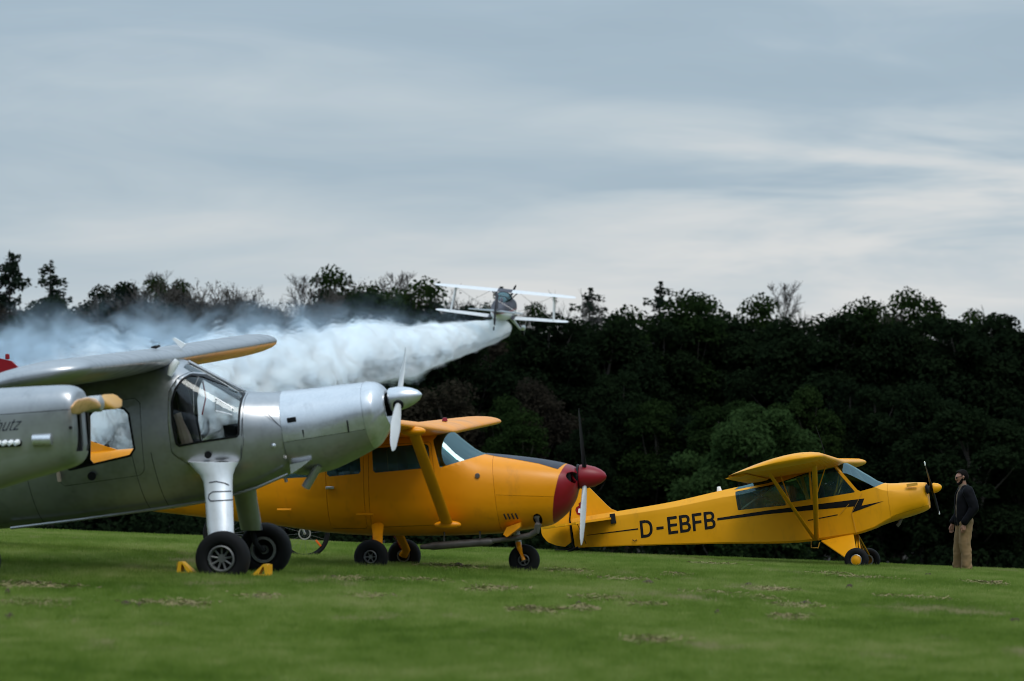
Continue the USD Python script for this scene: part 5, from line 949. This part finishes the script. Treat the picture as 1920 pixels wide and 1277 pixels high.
jm = man(*(lambda t: (t.vertices, t.faces))(puff(bones(jk, .02, 6), .028, 8, 6)))
opening = m3.Manifold.batch_hull([box((.02, -.032, .70), (.4, .032, 1.20)), box((.02, -.075, 1.36), (.4, .075, 1.52))])
part(pe, 'jacket', jm - opening, jacket_m, smooth=45)
part(pe, 'collar', join(*[tube([(-.075, 0, 1.495), (-.05, s * .07, 1.485), (.02, s * .088, 1.455), (.062, s * .06, 1.405)], [.020, .022, .022, .014], 10) for s in (1, -1)]), jacket_m)
def tilt(m):
    v, f, _ = meshkit.arrays(m); return trimesh.Trimesh(hp(v), f, process=False)
hr = man(*(lambda t: (t.vertices, t.faces))(puff(bones([[((-.012, 0, 1.672), .098), ((.02, 0, 1.678), .090)], [((-.03, 0, 1.63), .082), ((-.02, 0, 1.66), .09)]], .014, 3), .02, 25, 7)))
part(pe, 'hair', tilt(hr - m3.Manifold.batch_hull([box((.018, -.2, 1.50), (.4, .2, 1.700)), box((.05, -.2, 1.50), (.4, .2, 1.742))]) - box((-.3, -.3, 1.3), (.4, .3, 1.585)) - box((.0, -.3, 1.3), (.4, .3, 1.64))), hair_m, smooth=45)
part(pe, 'beard', tilt(puff(bones([[((.02, s * .062, 1.615), .022), ((.045, s * .048, 1.572), .026), ((.080, s * .012, 1.548), .030)] for s in (1, -1)] + [[((.094, .02, 1.603), .011), ((.094, -.02, 1.603), .011)], [((.074, .018, 1.552), .030), ((.074, -.018, 1.552), .030)]], .01, 2), .012, 40, 8)), hair_m, smooth=True)
part(pe, 'sunglasses', tilt(join(*[rbox((.098, s * .008 if s > 0 else -.052, 1.636), (.110, .052 if s > 0 else -.008, 1.668), .004) for s in (1, -1)] + [tube([(.10, s * .05, 1.66), (.05, s * .084, 1.66), (-.005, s * .09, 1.655)], .004, 6) for s in (1, -1)] + [tube([(.104, -.01, 1.656), (.104, .01, 1.656)], .004, 6)])), black_p)
for s in (1, -1):
    fx = -.015 if s > 0 else .075; part(pe, 'shoe', bones([[((fx - .045, s * .115, .05), .048), ((fx + .05, s * .125, .045), .046), ((fx + .14, s * .135, .035), .036)]], .015, 3), shoe_m, smooth=True)

# ---------------------------------------------------------------- biplane flying away
bp = Frame(world(944, 574, 265), -84.5, 6.0, 5.6); ba = thing('flying_biplane', 'white winged biplane flying away with smoke behind and fixed wheels hanging', 'aeroplane', bp.loc, bp.R)
plum = paint('dark_plum_paint', (0.022, 0.017, 0.026), 0.45, 0, .15, 3, spec=.35); bwhite = paint('white_wing_paint', (0.60, 0.60, 0.60), 0.4, 0, .04)
hull = Hull([(-3.9, .12), (-2.4, .24), (-1.5, .35), (-.9, .40), (0, .42), (.9, .38), (1.6, .28), (1.95, .12)], [(-3.9, -.08), (-2.4, -.38), (-.9, -.62), (.6, -.66), (1.6, -.50), (1.95, -.2)], [(-3.9, .04), (-2.4, .30), (-.9, .50), (.6, .55), (1.6, .48), (1.95, .22)], nu=2.3, nl=2.3, mid=.5, m=40, n=30)
fs = hull.solid(); cut = m3.Manifold.batch_hull([box((-5, -2, -.02), (-4.9, 2, .9)), box((3, -2, -.10), (3.1, 2, .9))])
part(ba, 'upper_fuselage', fs ^ cut, plum); part(ba, 'lower_fuselage', fs - cut, bwhite)
part(ba, 'side_stripe', (hull.solid(-.006) - hull.solid(.0)) ^ m3.Manifold.batch_hull([box((-5, -2, -.07), (-4.9, 2, -.025)), box((3, -2, -.17), (3.1, 2, -.105))]), red_p)
cn = Hull([(-1.7, .30), (-1.2, .55), (-.5, .70), (0, .66), (.45, .38)], [(-1.7, .20), (.45, .2)], [(-1.7, .10), (-1.2, .28), (-.5, .36), (0, .35), (.45, .25)], nu=2.1, n=18, m=32)
cg = part(ba, 'canopy', cn.shell(.01), gl_teal); part(cg, 'canopy_frame', join(*[tube([p for p in cn.rings(-.006, x0, x0 + .05)[0][:17]], .018, 6) for x0 in (-1.15, -.45, .1)]), plum)
for y in (0,): 
    st = UsdGeom.Xform.Define(stage, numbered(str(ba.GetPath()), 'seat')).GetPrim(); part(st, 'backrest', tube([(-1.0, 0, .05), (-1.1, 0, .45)], [.06, .05], 10, 3.5, (0, 1, 0)), seat_blk)
part(ba, 'headrest_fairing', tube([(-2.2, 0, .22), (-1.6, 0, .34), (-1.2, 0, .42)], [.03, .10, .12], 12), plum)
sp_ = hull.x1; part(ba, 'spinner', spin([(0, -.02), (.14, -.02), (.12, .12), (.05, .24), (0, .26)], 24, 'x', (1.97, 0, -.02)), plum)
for dg in (20, 200): part(ba, 'propeller_blade', turn_x(blade(.95, .14, .05, .05), dg, (2.02, 0, -.02)), black_p)
def wing2(nm, z, half, x, c, gap, dih, m):
    for s in (1, -1):
        a = np.array([x, s * gap, z + abs(gap) * dih]); b = np.array([x - .05, s * half, z + half * dih]); part(ba, nm, half_wing(a, b, c, c * .92, .095, 1.5, 1.5, 13, .015, sweep_tip=.55), m)
wing2('upper_wing', .70, 3.32, .75, 1.05, .34, .0, bwhite); wing2('lower_wing', -.50, 3.10, .25, 1.05, .62, .028, bwhite)
part(ba, 'wing_centre_section', wing([((.75, y, .70), 1.05, .12, 1.5) for y in (-.335, .335)]), plum)
for s in (1, -1):
    part(ba, 'lower_wing_root', wing([((.27, s * y, -.50 + y * .028), 1.08, .125, 1.5) for y in (.45, .615)]), plum)
    for x in (.55, .0): part(ba, 'cabane_strut', tube([(x, s * .30, .32), (x + .05, s * .62, .69)], .025, 8, 1.6, (1, 0, 0)), plum)
    for xt, xb in ((.45, .0), (-.05, -.5)): part(ba, 'wing_strut', tube([(xt, s * 2.30, .69), (xb, s * 2.42, -.44)], .030, 8, 1.5, (1, 0, 0)), bwhite)
    part(ba, 'flying_wire', tube([(.2, s * .40, -.40), (.2, s * 2.3, .67)], .008, 5), steel); part(ba, 'landing_wire', tube([(.35, s * .62, .68), (.0, s * 2.35, -.42)], .008, 5), steel)
    lg = part(ba, 'undercarriage_leg', tube([(.75, s * .25, -.42), (.85, s * .85, -1.12)], .04, 10, 1.8, (1, 0, 0)), bwhite); part(ba, 'undercarriage_brace', tube([(.1, s * .22, -.46), (.80, s * .80, -1.10)], .02, 8), bwhite)
    wh = UsdGeom.Xform.Define(stage, numbered(str(ba.GetPath()), 'wheel')).GetPrim(); part(wh, 'tyre', tyre(.22, .14, .09, (.85, s * .95, -1.18), 32), rubber); part(wh, 'hub', spin([(.09, -.06), (.09, .06)], 20, 'y', (.85, s * .95, -1.18)), steel)
    part(wh, 'wheel_cover', m3.Manifold.sphere(1, 24).scale([.32, .11, .13]).translate([.78, s * .95, -1.00]), bwhite)
    part(ba, 'tailplane', m3.Manifold.batch_hull([box((-3.95, s * .03, .055), (-3.0, s * .05, .085)), box((-3.95, s * 1.25, .06), (-3.55, s * 1.27, .08))]), silver)
    part(ba, 'tail_wire', tube([(-3.5, s * .02, .55), (-3.5, s * 1.0, .08)], .008, 5), steel)
part(ba, 'fin', prism(rounded([(-2.9, .15), (-3.25, .60), (-3.55, .92), (-3.6, .05)], .06), -.03, .03), plum)
part(ba, 'rudder', prism(rounded([(-3.58, .95), (-3.95, .88), (-4.15, .45), (-4.1, -.45), (-3.62, -.62)], .08), -.028, .028), plum)
part(ba, 'tail_wheel', tyre(.09, .06, .04, (-3.95, 0, -.72), 20), rubber); part(ba, 'tail_spring', tube([(-3.5, 0, -.15), (-3.8, 0, -.45), (-3.95, 0, -.70)], .025, 8), steel)

# ---------------------------------------------------------------- smoke
SM_A, SM_B = world(956, 613, 264.5), world(-260, 872, 236)
ax = SM_B - SM_A; SM_L = float(np.linalg.norm(ax)); ax /= SM_L; e1, e2 = frame(ax)
rc_of = lambda s: 0.30 + 0.262 * np.maximum(s, 0) ** 0.64
# the dense white core: one billowing closed surface that lets light through, thin at its edges
ns, nu_ = 420, 96; S_ = SM_L * np.linspace(0, 1, ns) ** 1.25; uu = np.arange(nu_) / nu_ * 2 * np.pi; rr = rc_of(S_) * np.clip((S_ + .12) / .5, 0.25, 1) ** .5
C_ = SM_A + ax * S_[:, None]; C_ = C_ + np.array([0, 0, 1.0]) * (meshkit.fbm(np.stack([S_ * .22, S_ * 0, S_ * 0 + 2], 1), 3, 3) - .5)[:, None] * rr[:, None] * .5
D_ = np.cos(uu)[:, None] * e1 + np.sin(uu)[:, None] * e2; PT = C_[:, None] + rr[:, None, None] * D_[None]
k_ = 1.0 / (0.45 + 0.05 * S_)[:, None, None]; nz_ = meshkit.fbm(PT * 1.3, 3, 21) - .5; nb_ = meshkit.fbm(PT * .5, 3, 33) - .5; bil = np.abs(meshkit.fbm(PT * 1.5, 2, 45) - .5)
shell_ = lambda k, a: C_[:, None] + (rr[:, None] * k * (1.0 + a * .22 * nz_ + a * .42 * nb_ - a * .10 * bil))[..., None] * D_[None]
def smoke_surface(name, col, lo, hi, amount, up, nm=0.85):
    return usdkit.material(stage, L + name, {'g': ('geometry', {}), 'lw': ('layer_weight', {'blend': 0.5}), 'n': ('noise_texture', {'scale': 1.5, 'detail': 7.0, 'roughness': 0.62}),
        'a': ('math', {'math_type': 'multiply_add', 'value2': nm}), 'f': ('map_range', {'range_type': 'smoothstep', 'from_min': lo, 'from_max': hi, 'to_min': 1.0 - amount, 'to_max': 1.0}),
        'nu': ('vector_math', {'math_type': 'add', 'vector2': (0, 0, up)}), 'nn': ('vector_math', {'math_type': 'normalize'}),
        'd': ('diffuse_bsdf', {'color': col}), 't': ('translucent_bsdf', {'color': col}), 'm': ('mix_closure', {'fac': 0.62}), 'tr': ('transparent_bsdf', {}), 'mm': ('mix_closure', {})},
        [('g.position', 'n.vector'), ('n.fac', 'a.value1'), ('lw.facing', 'a.value3'), ('a.value', 'f.value'), ('f.result', 'mm.fac'), ('g.normal', 'nu.vector1'), ('nu.vector', 'nn.vector1'), ('nn.vector', 'd.normal'),
         ('d.BSDF', 'm.closure1'), ('t.BSDF', 'm.closure2'), ('m.closure', 'mm.closure1'), ('tr.BSDF', 'mm.closure2')], surface='mm.closure')
smk = UsdGeom.Xform.Define(stage, '/World/smoke_trail').GetPrim(); tag(smk, 'white smoke trail streaming left from the biplane', 'smoke', kind='stuff')
for k, a, lo, hi, amt, cl, nm in ((.96, .55, .62, 1.02, 1.0, (.98, .982, .984), .08), (1.06, .95, .55, 1.10, .50, (.975, .98, .984), .42), (1.17, 1.3, .44, .98, .34, (.93, .965, .985), .6), (1.29, 1.6, .36, .90, .20, (.84, .92, .97), .7)):
    part(smk, 'billow', loft(shell_(k, a)), smoke_surface(f'smoke_{int(k * 100)}', cl, lo, hi, amt, 4.0, nm), smooth=True)
# thin blue smoke drifting off the core
S2 = np.linspace(0, SM_L, 30); r2 = rc_of(S2) * 2.6 + .2; u2 = np.arange(28) / 28 * 2 * np.pi
env = loft([SM_A + ax * (s - .2) + np.array([0, 0, .22 * r]) + r * (np.cos(u2)[:, None] * e1 + np.sin(u2)[:, None] * e2) for s, r in zip(S2, r2)])
haze_m = usdkit.material(stage, L + 'smoke_haze', {
    'g': ('geometry', {}), 'rel': ('vector_math', {'math_type': 'subtract', 'vector2': tuple(SM_A)}), 's': ('vector_math', {'math_type': 'dot_product', 'vector2': tuple(ax)}),
    'proj': ('vector_math', {'math_type': 'scale', 'vector1': tuple(ax)}), 'rad': ('vector_math', {'math_type': 'subtract'}), 'r': ('vector_math', {'math_type': 'length'}),
    's0': ('math', {'math_type': 'maximum', 'value2': 0.0}), 'sp': ('math', {'math_type': 'power', 'value2': 0.64}), 'rc': ('math', {'math_type': 'multiply_add', 'value2': 0.245, 'value3': 0.30}),
    'mp': ('mapping', {'scale': (0.6, 0.6, 0.75)}), 'nb': ('noise_texture', {'scale': 1.0, 'detail': 7.0, 'roughness': 0.6, 'distortion': 0.8}),
    'q': ('math', {'math_type': 'divide'}), 'nh': ('math', {'math_type': 'multiply_add', 'value2': 6.0, 'value3': -2.9}), 'qn': ('math', {'math_type': 'add'}),
    'hz': ('map_range', {'range_type': 'smoothstep', 'from_min': 0.7, 'from_max': 2.3, 'to_min': 1.0, 'to_max': 0.0}), 'fade': ('map_range', {'range_type': 'smoothstep', 'from_min': 1.2, 'from_max': 2.5, 'to_min': 1.0, 'to_max': 0.0}),
    'far': ('map_range', {'from_min': 3.0, 'from_max': 26.0, 'to_min': 0.03, 'to_max': 0.44}), 'h2': ('math', {'math_type': 'multiply'}), 'h3': ('math', {'math_type': 'multiply'}),
    'up': ('vector_math', {'math_type': 'dot_product', 'vector2': (0, 0, 1)}), 'uq': ('math', {'math_type': 'divide'}), 'um': ('map_range', {'range_type': 'smoothstep', 'from_min': 0.45, 'from_max': 1.35, 'to_min': 0.0, 'to_max': 1.0}), 'h4': ('math', {'math_type': 'multiply'}),
    'v': ('principled_volume', {'color': (0.68, 0.85, 0.98), 'anisotropy': 0.0})},
    [('g.position', 'rel.vector1'), ('rel.vector', 's.vector1'), ('s.value', 'proj.scale'), ('rel.vector', 'rad.vector1'), ('proj.vector', 'rad.vector2'), ('rad.vector', 'r.vector1'),
     ('s.value', 's0.value1'), ('s0.value', 'sp.value1'), ('sp.value', 'rc.value1'), ('g.position', 'mp.vector'), ('mp.vector', 'nb.vector'),
     ('r.value', 'q.value1'), ('rc.value', 'q.value2'), ('nb.fac', 'nh.value1'), ('q.value', 'qn.value1'), ('nh.value', 'qn.value2'), ('qn.value', 'hz.value'), ('q.value', 'fade.value'), ('s0.value', 'far.value'),
     ('hz.result', 'h2.value1'), ('fade.result', 'h2.value2'), ('h2.value', 'h3.value1'), ('far.result', 'h3.value2'), ('rad.vector', 'up.vector1'), ('up.value', 'uq.value1'), ('rc.value', 'uq.value2'), ('uq.value', 'um.value'), ('h3.value', 'h4.value1'), ('um.result', 'h4.value2'), ('h4.value', 'v.density')], volume='v.volume')
tag(part(None, 'smoke_wisps', env, haze_m, smooth=True), 'thin blue smoke drifting above the white smoke trail', 'smoke', kind='stuff')
